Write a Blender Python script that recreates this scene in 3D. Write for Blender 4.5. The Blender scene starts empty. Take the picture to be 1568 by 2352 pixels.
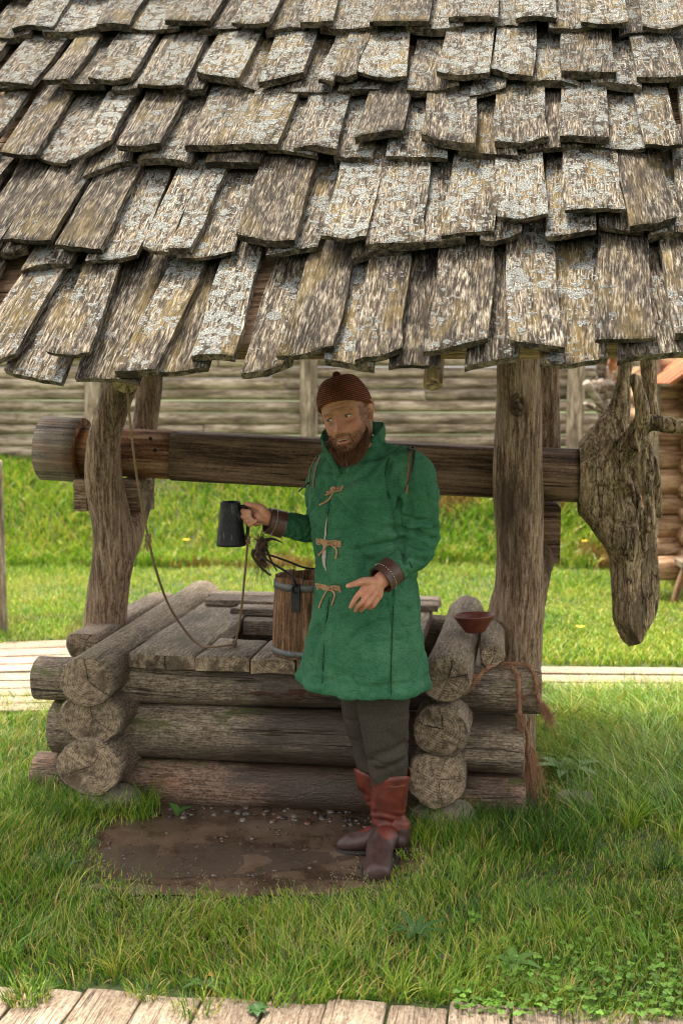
import bpy, bmesh, math, random
import numpy as np
from mathutils import Vector, Matrix
from mathutils.bvhtree import BVHTree

SC = bpy.context.scene
COL = SC.collection
RAD = math.radians
random.seed(7)
RNG = np.random.default_rng(11)

# ------------------------------------------------------------------ camera
CAM = Vector((0.0, 0.0, 1.73))
FPX, CX, CY = 2600.0, 784.0, 1176.0          # focal length and centre on a 1568 x 2352 survey grid
PITCH = math.atan((CY - 900.0) / FPX)
cam_d = bpy.data.cameras.new('camera')
cam_o = bpy.data.objects.new('camera', cam_d)
COL.objects.link(cam_o)
cam_o.location = CAM
cam_o.rotation_euler = (RAD(90) - PITCH, 0, 0)
cam_d.sensor_fit = 'HORIZONTAL'
cam_d.sensor_width = 24.0
cam_d.lens = FPX / 1568.0 * 24.0
cam_d.clip_start, cam_d.clip_end = 0.05, 600
cam_d.dof.use_dof = True
cam_d.dof.focus_distance = 3.95
cam_d.dof.aperture_fstop = 2.8
SC.camera = cam_o

# ------------------------------------------------------------------ sky and sun (bright hazy day)
SUN_EL, SUN_AZ = RAD(74), RAD(-38)            # azimuth clockwise from +Y: high, beyond the well on the left
w = bpy.data.worlds.new('World'); SC.world = w; w.use_nodes = True
wn = w.node_tree
bg = wn.nodes['Background']
sky = wn.nodes.new('ShaderNodeTexSky')
sky.sky_type = 'NISHITA'; sky.sun_disc = False
sky.sun_elevation = SUN_EL; sky.sun_rotation = SUN_AZ
sky.dust_density = 4.0; sky.air_density = 1.0; sky.ozone_density = 1.0
hs = wn.nodes.new('ShaderNodeHueSaturation')
hs.inputs['Saturation'].default_value = 0.16   # thin overcast takes most of the blue out
wn.links.new(sky.outputs[0], hs.inputs['Color'])
wm = wn.nodes.new('ShaderNodeMix'); wm.data_type = 'RGBA'; wm.blend_type = 'MULTIPLY'; wm.inputs[0].default_value = 1
wm.inputs[7].default_value = (1.04, 1.0, .935, 1)          # warm white haze
wn.links.new(hs.outputs[0], wm.inputs[6]); wn.links.new(wm.outputs[2], bg.inputs['Color'])
bg.inputs['Strength'].default_value = 0.135
sun_d = bpy.data.lights.new('sun', 'SUN')
sun_o = bpy.data.objects.new('sun', sun_d); COL.objects.link(sun_o)
sun_d.energy = 2.9; sun_d.angle = RAD(15); sun_d.color = (1.0, 0.90, 0.74)
sdir = Vector((math.sin(SUN_AZ) * math.cos(SUN_EL), math.cos(SUN_AZ) * math.cos(SUN_EL), math.sin(SUN_EL)))
sun_o.rotation_euler = sdir.to_track_quat('Z', 'Y').to_euler()
sun_o.location = sdir * 30
vs = SC.view_settings
vs.view_transform = 'Standard'; vs.look = 'None'; vs.gamma = 1; vs.use_curve_mapping = False
vs.exposure = 2.05
SC.cycles.use_denoising = True
SC.cycles.pixel_filter_type = 'BLACKMAN_HARRIS'; SC.cycles.filter_width = .95
SC.cycles.max_bounces = 5
SC.cycles.use_adaptive_sampling = True; SC.cycles.adaptive_threshold = .025

# ------------------------------------------------------------------ survey helpers
_F = Vector((0, math.cos(PITCH), -math.sin(PITCH))); _U = Vector((0, math.sin(PITCH), math.cos(PITCH)))
def ray(x, y):
    return _F + Vector((1, 0, 0)) * ((x - CX) / FPX) + _U * ((CY - y) / FPX)
def at(x, y, Y):
    d = ray(x, y); return CAM + d * (Y / d.y)
def onz(x, y, z=0.0):
    d = ray(x, y); return CAM + d * ((z - CAM.z) / d.z)
def onplane(x, y, p, n):
    d = ray(x, y); return CAM + d * ((p - CAM).dot(n) / d.dot(n))
TH = RAD(8.5)
UD = Vector((math.cos(TH), -math.sin(TH), 0)); VD = Vector((math.sin(TH), math.cos(TH), 0))
ORG = Vector((-0.985, 4.55, 0))
def W(u, v, z=0.0):                              # the well's own frame: u along its front, v into its depth
    return ORG + UD * u + VD * v + Vector((0, 0, z))
def uv_of(p):
    d = p - ORG; return d.dot(UD), d.dot(VD)

# ------------------------------------------------------------------ numpy noise
def _hash(i, j, k, s):
    h = (i.astype(np.int64) * 374761393 + j.astype(np.int64) * 668265263 + k.astype(np.int64) * 2147483647 + s * 1274126177) & 0xffffffff
    h = ((h ^ (h >> 13)) * 1274126177) & 0xffffffff
    return ((h ^ (h >> 16)) & 0xffff) / 65535.0
def vn(P, s=1.0, seed=0):
    P = np.asarray(P, float) * s
    if P.ndim == 1: P = P[None]
    I = np.floor(P).astype(np.int64); f = P - I; f = f * f * (3 - 2 * f)
    r = 0
    for a in (0, 1):
        for b in (0, 1):
            for c in (0, 1):
                wgt = (f[:, 0] if a else 1 - f[:, 0]) * (f[:, 1] if b else 1 - f[:, 1]) * (f[:, 2] if c else 1 - f[:, 2])
                r = r + wgt * _hash(I[:, 0] + a, I[:, 1] + b, I[:, 2] + c, seed)
    return r * 2 - 1
def fbm(P, s=1.0, seed=0, o=3):
    r = 0; a = 1.0
    for k in range(o):
        r = r + a * vn(P, s * 2 ** k, seed + 17 * k); a *= .5
    return r
def sstep(a, b, x):
    t = np.clip((x - a) / (b - a), 0, 1); return t * t * (3 - 2 * t)

# ------------------------------------------------------------------ object helpers
def mesh_of(name, verts, faces, mats=(), smooth=True, fmat=None, flat=None):
    me = bpy.data.meshes.new(name)
    V = np.asarray(verts, dtype=np.float32).reshape(-1, 3)
    if isinstance(faces, np.ndarray):
        n, k = faces.shape
        me.vertices.add(len(V)); me.vertices.foreach_set('co', V.ravel())
        me.loops.add(n * k); me.loops.foreach_set('vertex_index', faces.astype(np.int32).ravel())
        me.polygons.add(n)
        me.polygons.foreach_set('loop_start', np.arange(0, n * k, k, dtype=np.int32))
        me.polygons.foreach_set('loop_total', np.full(n, k, dtype=np.int32))
        me.update(calc_edges=True)
    else:
        me.from_pydata([tuple(map(float, p)) for p in V], [], [tuple(int(i) for i in f) for f in faces])
    for m in mats: me.materials.append(m)
    sm = np.full(len(me.polygons), bool(smooth))
    if flat is not None: sm[np.asarray(flat, dtype=int)] = False
    me.polygons.foreach_set('use_smooth', sm)
    if fmat is not None: me.polygons.foreach_set('material_index', np.asarray(fmat, dtype=np.int32))
    me.update()
    return me
def link(name, me, parent=None, mw=None, **props):
    o = bpy.data.objects.new(name, me); COL.objects.link(o)
    if mw is not None: o.matrix_basis = mw
    if parent is not None:
        o.parent = parent
        o.matrix_parent_inverse = WORLD[parent.name].inverted()
    WORLD[o.name] = (mw.copy() if mw is not None else Matrix.Identity(4))
    for k, v in props.items(): o[k] = v
    return o
WORLD = {}
def thing(name, label, cat, loc=(0, 0, 0), group=None, kind=None):
    o = bpy.data.objects.new(name, None); COL.objects.link(o)
    o.location = loc; o.empty_display_size = .1
    o['label'] = label; o['category'] = cat
    if group: o['group'] = group
    if kind: o['kind'] = kind
    WORLD[o.name] = Matrix.Translation(Vector(loc))
    return o
def tag(o, label, cat, group=None, kind=None):
    o['label'] = label; o['category'] = cat
    if group: o['group'] = group
    if kind: o['kind'] = kind
    return o
def frame(p, x, zref=Vector((0, 0, 1))):
    x = Vector(x).normalized()
    if abs(x.dot(zref)) > .98: zref = Vector((0, 1, 0))
    y = zref.cross(x).normalized(); z = x.cross(y)
    m = Matrix((x, y, z)).transposed().to_4x4(); m.translation = Vector(p)
    return m
def col_attr(me, cols, name='Col'):
    a = me.color_attributes.new(name, 'FLOAT_COLOR', 'POINT')
    c = np.ones((len(me.vertices), 4), dtype=np.float32); c[:, :3] = cols
    a.data.foreach_set('color', c.ravel())

# geometry builders returning (verts, faces)
def join(parts):
    V, F, k = [], [], 0
    for v, f in parts:
        V.append(np.asarray(v, float).reshape(-1, 3)); F += [tuple(i + k for i in q) for q in f]; k += len(V[-1])
    return np.concatenate(V), F
def box(x0, x1, y0, y1, z0, z1):
    v = [(x, y, z) for z in (z0, z1) for y in (y0, y1) for x in (x0, x1)]
    return np.array(v, float), [(0, 2, 3, 1), (4, 5, 7, 6), (0, 1, 5, 4), (2, 6, 7, 3), (0, 4, 6, 2), (1, 3, 7, 5)]
def loft(rings, cap=True, closed=True):
    rings = [np.asarray(r, float) for r in rings]; n = len(rings[0]); m = len(rings)
    V = np.concatenate(rings); F = []
    for i in range(m - 1):
        for j in range(n if closed else n - 1):
            k = (j + 1) % n
            F.append((i * n + j, i * n + k, (i + 1) * n + k, (i + 1) * n + j))
    if cap:
        V = np.vstack([V, rings[0].mean(0), rings[-1].mean(0)]); a, b = len(V) - 2, len(V) - 1
        for j in range(n):
            k = (j + 1) % n
            F.append((a, k, j)); F.append((b, (m - 1) * n + j, (m - 1) * n + k))
    return V, F
def spline(pts, n, rad=None):
    P = np.asarray(pts, float); m = len(P)
    Q = np.vstack([2 * P[0] - P[1], P, 2 * P[-1] - P[-2]])
    t = np.linspace(0, m - 1, n); i = np.minimum(t.astype(int), m - 2); f = (t - i)[:, None]
    a, b, c, d = Q[i], Q[i + 1], Q[i + 2], Q[i + 3]
    S = .5 * (2 * b + (c - a) * f + (2 * a - 5 * b + 4 * c - d) * f ** 2 + (3 * b - a - 3 * c + d) * f ** 3)
    if rad is None: return S
    return S, np.interp(t, np.arange(m), rad)
def frames(P, ref=None):
    P = np.asarray(P, float); T = np.gradient(P, axis=0); T /= np.linalg.norm(T, axis=1)[:, None] + 1e-12
    r = np.array(ref if ref is not None else (0, 0, 1.0), float)
    if abs(T[0] @ r) > .95: r = np.array((0, 1.0, 0)) if abs(T[0][1]) < .9 else np.array((1.0, 0, 0))
    A = np.zeros_like(P); B = np.zeros_like(P)
    a = r - (r @ T[0]) * T[0]; a /= np.linalg.norm(a)
    for i in range(len(P)):
        a = a - (a @ T[i]) * T[i]; a /= np.linalg.norm(a) + 1e-12
        A[i] = a; B[i] = np.cross(T[i], a)
    return T, A, B
def tube(pts, rad, n=12, ref=None, flat=1.0, cap=True, fn=None):
    P = np.asarray(pts, float); R = np.broadcast_to(np.asarray(rad, float), (len(P),))
    T, A, B = frames(P, ref)
    an = np.linspace(0, 2 * math.pi, n, endpoint=False)
    rings = []
    for i in range(len(P)):
        r = R[i] * (np.ones(n) if fn is None else fn(i / (len(P) - 1), an))
        rings.append(P[i] + (np.cos(an) * r)[:, None] * A[i] + (np.sin(an) * r * flat)[:, None] * B[i])
    return loft(rings, cap)
def capsule(pts, rad, n=12, seg=4, ref=None):
    """tube through pts with round ends"""
    P, R = spline(pts, max(2, (len(pts) - 1) * seg + 1), rad)
    t0 = P[0] - P[1]; t0 /= np.linalg.norm(t0); t1 = P[-1] - P[-2]; t1 /= np.linalg.norm(t1)
    k = np.array([.95, .7, .3])
    h = np.sqrt(1 - k ** 2)
    P = np.vstack([P[0] + t0 * R[0] * k[:, None], P, P[-1] + t1 * R[-1] * k[::-1][:, None]])
    R = np.concatenate([R[0] * h, R, R[-1] * h[::-1]])
    return tube(P, R, n, ref)
def ribbon(P, wd, nrm, th=.002, taper=True):
    """thin strap of real thickness along P, lying across nrm"""
    P = np.asarray(P, float); T = np.gradient(P, axis=0); T /= np.linalg.norm(T, axis=1)[:, None]
    Nn = np.broadcast_to(np.asarray(nrm, float), P.shape); S = np.cross(T, Nn); S /= np.linalg.norm(S, axis=1)[:, None]
    Nn = np.cross(S, T)
    wv = np.broadcast_to(np.asarray(wd, float), (len(P),))[:, None] / 2
    rings = [np.array([P[i] - S[i] * wv[i] - Nn[i] * th / 2, P[i] + S[i] * wv[i] - Nn[i] * th / 2,
                       P[i] + S[i] * wv[i] + Nn[i] * th / 2, P[i] - S[i] * wv[i] + Nn[i] * th / 2]) for i in range(len(P))]
    return loft(rings)
def remesh(parts, voxel, smooth=2, lam=.5):
    V, F = join(parts) if isinstance(parts, list) else parts
    me = bpy.data.meshes.new('tmp'); me.from_pydata([tuple(p) for p in V], [], F)
    o = bpy.data.objects.new('tmp', me); COL.objects.link(o)
    bm = bmesh.new(); bm.from_mesh(me); bmesh.ops.recalc_face_normals(bm, faces=bm.faces); bm.to_mesh(me); bm.free()
    m = o.modifiers.new('r', 'REMESH'); m.mode = 'VOXEL'; m.voxel_size = voxel; m.adaptivity = 0
    ev = o.evaluated_get(bpy.context.evaluated_depsgraph_get()).to_mesh()
    n = len(ev.vertices); v = np.empty(n * 3); ev.vertices.foreach_get('co', v); v = v.reshape(-1, 3)
    nl = len(ev.loops); li = np.empty(nl, dtype=np.int32); ev.loops.foreach_get('vertex_index', li)
    lt = np.empty(len(ev.polygons), dtype=np.int32); ev.polygons.foreach_get('loop_total', lt)
    if (lt == 4).all(): f = li.reshape(-1, 4)
    else:
        ls = np.concatenate([[0], np.cumsum(lt)[:-1]]); f = np.array([[li[a], li[a + 1], li[a + 2], li[a + (3 if t > 3 else 2)]] for a, t in zip(ls, lt)])
    bpy.data.objects.remove(o); bpy.data.meshes.remove(me)
    for _ in range(smooth): v = relax(v, f, lam)
    return v, f
def relax(v, f, lam=.5, mask=None):
    acc = np.zeros_like(v); cnt = np.zeros(len(v))
    for k in range(4):
        a, b = f[:, k], f[:, (k + 1) % 4]
        for c in range(3):
            acc[:, c] += np.bincount(a, v[b, c], len(v)) + np.bincount(b, v[a, c], len(v))
        cnt += np.bincount(a, minlength=len(v)) + np.bincount(b, minlength=len(v))
    d = acc / np.maximum(cnt, 1)[:, None] - v
    l = lam if mask is None else (lam * mask)[:, None]
    return v + d * l
def normals(v, f):
    fn = np.cross(v[f[:, 2]] - v[f[:, 0]], v[f[:, 3]] - v[f[:, 1]])
    n = np.zeros_like(v)
    for k in range(4):
        for c in range(3): n[:, c] += np.bincount(f[:, k], fn[:, c], len(v))
    return n / (np.linalg.norm(n, axis=1)[:, None] + 1e-12)
def dist_poly(P, pts):
    """distance of points to a polyline, and parameter along it"""
    P = np.asarray(P); pts = np.asarray(pts, float); best = np.full(len(P), 1e9); par = np.zeros(len(P))
    for i in range(len(pts) - 1):
        a, b = pts[i], pts[i + 1]; ab = b - a; t = np.clip(((P - a) @ ab) / (ab @ ab), 0, 1)
        d = np.linalg.norm(P - a - t[:, None] * ab, axis=1); m = d < best
        best[m] = d[m]; par[m] = i + t[m]
    return best, par

# ------------------------------------------------------------------ materials
def node(nt, typ, props=None, **ins):
    n = nt.nodes.new(typ)
    for k, v in (props or {}).items(): setattr(n, k, v)
    for k, v in ins.items():
        key = int(k[1:]) if k[0] == '_' else k.replace('_', ' ')
        s = n.inputs[key]
        if isinstance(v, bpy.types.NodeSocket): nt.links.new(v, s)
        elif isinstance(v, bpy.types.Node): nt.links.new(v.outputs[0], s)
        else:
            if s.type == 'RGBA' and len(v) == 3: v = (*v, 1)
            s.default_value = v
    return n
def ramp(nt, fac, stops, interp='LINEAR'):
    r = nt.nodes.new('ShaderNodeValToRGB'); r.color_ramp.interpolation = interp
    el = r.color_ramp.elements
    while len(el) < len(stops): el.new(.5)
    for e, (p, c) in zip(el, stops):
        e.position = p; e.color = (*c, 1) if not isinstance(c, (int, float)) else (c, c, c, 1)
    nt.links.new(fac if isinstance(fac, bpy.types.NodeSocket) else fac.outputs[0], r.inputs[0])
    return r
def mixc(nt, fac, a, b, blend='MIX'):
    n = nt.nodes.new('ShaderNodeMix'); n.data_type = 'RGBA'; n.blend_type = blend
    for key, v in ((0, fac), (6, a), (7, b)):
        s = n.inputs[key]
        if isinstance(v, bpy.types.Node): v = v.outputs[2] if v.bl_idname == 'ShaderNodeMix' else v.outputs[0]
        if isinstance(v, bpy.types.NodeSocket): nt.links.new(v, s)
        elif isinstance(v, (int, float)): s.default_value = v
        else: s.default_value = (*v, 1)
    return n.outputs[2]
def math_(nt, op, a, b=None, c=None):
    n = nt.nodes.new('ShaderNodeMath'); n.operation = op
    for i, v in enumerate((a, b, c)):
        if v is None: continue
        if isinstance(v, bpy.types.Node): v = v.outputs[0]
        if isinstance(v, bpy.types.NodeSocket): nt.links.new(v, n.inputs[i])
        else: n.inputs[i].default_value = v
    return n.outputs[0]
def new_mat(name):
    m = bpy.data.materials.new(name); m.use_nodes = True
    nt = m.node_tree; return m, nt, nt.nodes['Principled BSDF']
def rnd_coords(nt, scale, coord='Object', spread=37.0):
    tc = node(nt, 'ShaderNodeTexCoord'); oi = node(nt, 'ShaderNodeObjectInfo')
    off = math_(nt, 'MULTIPLY', oi.outputs['Random'], spread)
    mp = node(nt, 'ShaderNodeMapping', Vector=tc.outputs[coord], Scale=scale)
    ad = node(nt, 'ShaderNodeVectorMath', {'operation': 'ADD'}, _0=mp, _1=off)
    return ad.outputs[0], oi.outputs['Random'], tc.outputs[coord]
def setl(nt, bsdf, **kw):
    for k, v in kw.items():
        s = bsdf.inputs[k.replace('_', ' ')]
        if isinstance(v, bpy.types.Node): v = v.outputs[0]
        if isinstance(v, bpy.types.NodeSocket): nt.links.new(v, s)
        else: s.default_value = (*v, 1) if s.type == 'RGBA' else v

def wood(name, dark, mid, light, gx=5.0, g=44, crack=.6, rough=.8, moss=0, wet=0, stain=.5, orange=0, bump=.6, vary=.25, streak=.5, damp=None):
    m, nt, b = new_mat(name)
    v, rn, oc = rnd_coords(nt, (gx, g, g))
    gr = node(nt, 'ShaderNodeTexNoise', Vector=v, Scale=1.0, Detail=7.0, Roughness=.62)
    v2, _, _ = rnd_coords(nt, (1.2, 3.5, 3.5), spread=71.0)
    bl = node(nt, 'ShaderNodeTexNoise', Vector=v2, Scale=1.6, Detail=5.0, Roughness=.6)
    vf, _, _ = rnd_coords(nt, (gx * 3, g * 3.2, g * 3.2), spread=7.0)
    fg = node(nt, 'ShaderNodeTexNoise', Vector=vf, Scale=1.0, Detail=5.0, Roughness=.6)
    vp, _, _ = rnd_coords(nt, (70, 110, 110), spread=5.0)
    pit = node(nt, 'ShaderNodeTexNoise', Vector=vp, Scale=1.0, Detail=4.0, Roughness=.65)
    gsum = math_(nt, 'ADD', math_(nt, 'ADD', math_(nt, 'MULTIPLY', gr, streak), math_(nt, 'MULTIPLY', fg, .32)), math_(nt, 'MULTIPLY', pit, .68 - streak))
    base = ramp(nt, gsum, [(.385, tuple(x * .30 for x in dark)), (.445, tuple(x * .9 for x in dark)), (.50, tuple(x * .95 for x in mid)), (.555, light), (.63, tuple(x * 1.35 for x in light))])
    c = mixc(nt, ramp(nt, bl, [(.48, 0.0), (.64, stain)]), base, tuple(x * .42 for x in dark))
    c = mixc(nt, ramp(nt, bl, [(.32, .5), (.44, 0.0)]), c, tuple(x * 1.15 for x in light))
    # long drying cracks
    v3, _, _ = rnd_coords(nt, (.9, 17, 17), spread=91.0)
    cr = node(nt, 'ShaderNodeTexNoise', Vector=v3, Scale=1.0, Detail=3.0, Roughness=.55)
    cl = math_(nt, 'ABSOLUTE', math_(nt, 'SUBTRACT', cr, .5))
    ck = ramp(nt, cl, [(.0, 1.0), (.016, 0.0)])
    v4, _, _ = rnd_coords(nt, (1.1, 2.4, 2.4), spread=13.0)
    cm = node(nt, 'ShaderNodeTexNoise', Vector=v4, Scale=1.5, Detail=2.0)
    ckm = math_(nt, 'MULTIPLY', ck, ramp(nt, cm, [(.45, 0.0), (.6, crack)]))
    c = mixc(nt, ckm, c, (.018, .013, .010))
    if orange:
        v5, _, _ = rnd_coords(nt, (1.6, 4, 4), spread=23.0)
        on = node(nt, 'ShaderNodeTexNoise', Vector=v5, Scale=1.4, Detail=4.0)
        c = mixc(nt, ramp(nt, on, [(.52, 0.0), (.68, orange)]), c, (.30, .115, .035))
    if moss:
        v6, _, _ = rnd_coords(nt, (2.0, 5, 5), spread=57.0)
        mn = node(nt, 'ShaderNodeTexNoise', Vector=v6, Scale=2.2, Detail=8.0, Roughness=.7)
        geo = node(nt, 'ShaderNodeNewGeometry')
        up = node(nt, 'ShaderNodeSeparateXYZ', Vector=geo.outputs['Normal'])
        f = math_(nt, 'MULTIPLY', ramp(nt, mn, [(.53, 0.0), (.61, moss)]), ramp(nt, up.outputs['Z'], [(.10, 0.1), (.6, 1.0)]))
        c = mixc(nt, f, c, (.07, .085, .016))
    dm = None
    if damp:                                        # a soaked stretch of the log where water is spilled
        sx = node(nt, 'ShaderNodeSeparateXYZ', Vector=oc)
        vd, _, _ = rnd_coords(nt, (2.2, 9, 9), spread=17.0)
        dn = node(nt, 'ShaderNodeTexNoise', Vector=vd, Scale=1.5, Detail=5.0, Roughness=.65)
        e = math_(nt, 'SUBTRACT', 1.0, math_(nt, 'MULTIPLY', math_(nt, 'ABSOLUTE', math_(nt, 'SUBTRACT', sx.outputs['X'], damp[0])), 1.0 / damp[1]))
        dm = ramp(nt, math_(nt, 'ADD', math_(nt, 'MULTIPLY', e, .55), dn), [(.52, 0.0), (.72, 1.0)])
        c = mixc(nt, math_(nt, 'MULTIPLY', dm, .8), c, (.030, .018, .012))
    hv = node(nt, 'ShaderNodeHueSaturation', Color=c, Value=math_(nt, 'ADD', math_(nt, 'MULTIPLY', rn, vary * 2), 1 - vary))
    setl(nt, b, Base_Color=hv, Roughness=rough)
    b.inputs['Specular IOR Level'].default_value = .25
    if dm is not None:
        setl(nt, b, Roughness=ramp(nt, dm, [(0.0, rough), (.8, .28)])); b.inputs['Specular IOR Level'].default_value = .5
    if wet:
        v7, _, _ = rnd_coords(nt, (1.3, 5, 5), spread=31.0)
        wn_ = node(nt, 'ShaderNodeTexNoise', Vector=v7, Scale=1.6, Detail=4.0)
        setl(nt, b, Roughness=ramp(nt, wn_, [(.5, rough), (.62, .22)]))
        b.inputs['Specular IOR Level'].default_value = .5
    h = math_(nt, 'SUBTRACT', math_(nt, 'MULTIPLY', gsum, 1.5), math_(nt, 'MULTIPLY', ckm, 1.2))
    bp = node(nt, 'ShaderNodeBump', Strength=min(1, bump * 1.5), Distance=.008, Height=h)
    setl(nt, b, Normal=bp)
    return m

def endgrain(name, dark, mid, light, freq=95.0, crack=1.0, rough=.85):
    m, nt, b = new_mat(name)
    tc = node(nt, 'ShaderNodeTexCoord'); oi = node(nt, 'ShaderNodeObjectInfo')
    sp = node(nt, 'ShaderNodeSeparateXYZ', Vector=tc.outputs['Object'])
    wob = node(nt, 'ShaderNodeTexNoise', Vector=tc.outputs['Object'], Scale=9.0, Detail=4.0)
    y = math_(nt, 'ADD', sp.outputs['Y'], .012); z = math_(nt, 'SUBTRACT', sp.outputs['Z'], .008)
    r = math_(nt, 'SQRT', math_(nt, 'ADD', math_(nt, 'MULTIPLY', y, y), math_(nt, 'MULTIPLY', z, z)))
    r = math_(nt, 'ADD', r, math_(nt, 'MULTIPLY', wob, .03))
    rg = math_(nt, 'SINE', math_(nt, 'MULTIPLY', r, freq * 6.28))
    rough_n = node(nt, 'ShaderNodeTexNoise', Vector=tc.outputs['Object'], Scale=55.0, Detail=6.0, Roughness=.7)
    off = math_(nt, 'MULTIPLY', oi.outputs['Random'], 43.0)
    big = node(nt, 'ShaderNodeTexNoise', {'noise_dimensions': '4D'}, Vector=tc.outputs['Object'], W=off, Scale=9.0, Detail=5.0, Roughness=.65)
    h = math_(nt, 'ADD', math_(nt, 'MULTIPLY', math_(nt, 'MULTIPLY', rg, ramp(nt, big, [(.36, .2), (.55, 1.0)])), .055), rough_n)
    base = ramp(nt, h, [(.36, dark), (.48, mid), (.62, light)])
    c = mixc(nt, ramp(nt, big, [(.40, .7), (.50, 0.0)]), base, tuple(x * .4 for x in dark))
    an = math_(nt, 'ARCTAN2', z, y)
    jag = node(nt, 'ShaderNodeTexNoise', Vector=tc.outputs['Object'], Scale=26.0, Detail=3.0)
    ang = math_(nt, 'ADD', math_(nt, 'ADD', math_(nt, 'MULTIPLY', an, .8), off), math_(nt, 'MULTIPLY', jag, .42))
    vo = node(nt, 'ShaderNodeTexVoronoi', {'voronoi_dimensions': '1D'}, W=ang, Scale=1.0)
    arc = math_(nt, 'MULTIPLY', vo.outputs['Distance'], math_(nt, 'MULTIPLY', r, 1.25))
    cvs = node(nt, 'ShaderNodeSeparateColor', Color=vo.outputs['Color'])
    wdt = math_(nt, 'MULTIPLY', math_(nt, 'SUBTRACT', cvs.outputs[0], .62), .0085)
    ck = ramp(nt, math_(nt, 'SUBTRACT', arc, wdt), [(0.0, crack), (.0008, 0.0)])
    ck = math_(nt, 'MULTIPLY', ck, ramp(nt, r, [(.02, 1.0), (.13, .55)]))
    c = mixc(nt, ck, c, (.012, .009, .007))
    hv = node(nt, 'ShaderNodeHueSaturation', Color=c, Value=math_(nt, 'ADD', math_(nt, 'MULTIPLY', oi.outputs['Random'], .5), .75))
    setl(nt, b, Base_Color=hv, Roughness=rough)
    b.inputs['Specular IOR Level'].default_value = .2
    bp = node(nt, 'ShaderNodeBump', Strength=.7, Distance=.005, Height=math_(nt, 'SUBTRACT', h, ck))
    setl(nt, b, Normal=bp)
    return m

def simple(name, color, rough=.6, metal=0, vary=.3, scale=20, bump=.2, dist=.002, spec=.4, c2=None, stretch=(1, 1, 1), detail=6.0):
    m, nt, b = new_mat(name)
    v, rn, oc = rnd_coords(nt, stretch)
    n = node(nt, 'ShaderNodeTexNoise', Vector=v, Scale=scale, Detail=detail, Roughness=.65)
    c2 = c2 or tuple(x * (1 - vary) for x in color)
    c1 = tuple(x * (1 + vary * .6) for x in color)
    setl(nt, b, Base_Color=ramp(nt, n, [(.3, c2), (.5, color), (.7, c1)]), Roughness=rough, Metallic=metal)
    b.inputs['Specular IOR Level'].default_value = spec
    setl(nt, b, Normal=node(nt, 'ShaderNodeBump', Strength=bump, Distance=dist, Height=n))
    return m
def vcol_mat(name, rough=.6, spec=.3, trans=0, bump=0, scale=60):
    m, nt, b = new_mat(name)
    a = node(nt, 'ShaderNodeAttribute', {'attribute_name': 'Col'})
    setl(nt, b, Base_Color=a.outputs['Color'], Roughness=rough)
    b.inputs['Specular IOR Level'].default_value = spec
    if bump:
        tc = node(nt, 'ShaderNodeTexCoord')
        n = node(nt, 'ShaderNodeTexNoise', Vector=tc.outputs['Object'], Scale=scale, Detail=5.0)
        setl(nt, b, Normal=node(nt, 'ShaderNodeBump', Strength=bump, Distance=.002, Height=n))
    if trans:
        t = node(nt, 'ShaderNodeBsdfTranslucent', Color=a.outputs['Color'])
        mx = node(nt, 'ShaderNodeMixShader', Fac=trans, _1=b.outputs[0], _2=t.outputs[0])
        nt.links.new(mx.outputs[0], nt.nodes['Material Output'].inputs[0])
    return m

M = {}
M['log'] = wood('grey_log', (.120, .088, .060), (.205, .155, .110), (.30, .24, .182), gx=12, g=130, moss=.25, vary=.12, streak=.3, stain=.4)
M['log_front'] = wood('wet_front_log', (.095, .065, .043), (.195, .145, .100), (.32, .25, .182), gx=12, g=120, moss=.9, stain=.6, vary=.12, crack=1.0, streak=.36, damp=(1.38, .62))
M['log_base'] = wood('reddish_base_log', (.085, .048, .030), (.175, .108, .070), (.28, .19, .135), gx=12, g=120, moss=.9, stain=.6, vary=.1, crack=.8, streak=.36, damp=(1.38, .62), orange=.35)
M['log_end'] = endgrain('log_end_grain', (.10, .070, .046), (.225, .165, .110), (.34, .265, .185))
M['post'] = wood('peeled_post', (.115, .066, .038), (.235, .155, .098), (.34, .245, .168), gx=7, g=80, stain=.85, crack=.4, moss=0, vary=.1)
M['deck'] = wood('deck_plank', (.13, .098, .070), (.22, .172, .130), (.33, .27, .21), gx=11, g=120, streak=.36, moss=.3, stain=.6, vary=.14)
M['beam'] = wood('beam_wood', (.058, .032, .019), (.125, .074, .044), (.20, .13, .082), gx=1.5, g=34, stain=.6, vary=.05, crack=.9)
M['beam_end'] = wood('worn_beam', (.11, .045, .02), (.22, .105, .052), (.33, .20, .12), gx=1.5, g=20, orange=.9, stain=.5, vary=.05)
M['drum'] = wood('drum_wood', (.095, .08, .07), (.17, .145, .125), (.25, .20, .16), gx=1.2, g=34, orange=.45, stain=.3, vary=.05)
M['root'] = wood('root_wood', (.125, .080, .040), (.225, .158, .088), (.38, .29, .18), gx=10, g=60, stain=.75, moss=.3, crack=1.0, bump=.7, streak=.42, vary=.05)
M['board'] = wood('walk_board', (.20, .145, .10), (.29, .22, .16), (.37, .295, .22), gx=11, g=120, stain=.3, vary=.12, streak=.36)
M['wall_log'] = wood('wall_log', (.185, .137, .092), (.31, .245, .178), (.43, .36, .275), gx=2.5, g=20, stain=.6, vary=.28, crack=.3)
M['hut_log'] = wood('hut_log', (.20, .105, .05), (.34, .20, .11), (.48, .32, .2), gx=1.4, g=12, stain=.2, vary=.12)
M['rafter'] = wood('rafter_wood', (.12, .075, .045), (.22, .145, .09), (.32, .225, .145), gx=1.6, g=30, stain=.3)
M['roof_board'] = wood('roof_underboard', (.10, .06, .035), (.20, .12, .07), (.29, .19, .12), gx=1.6, g=30, stain=.3)

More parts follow.
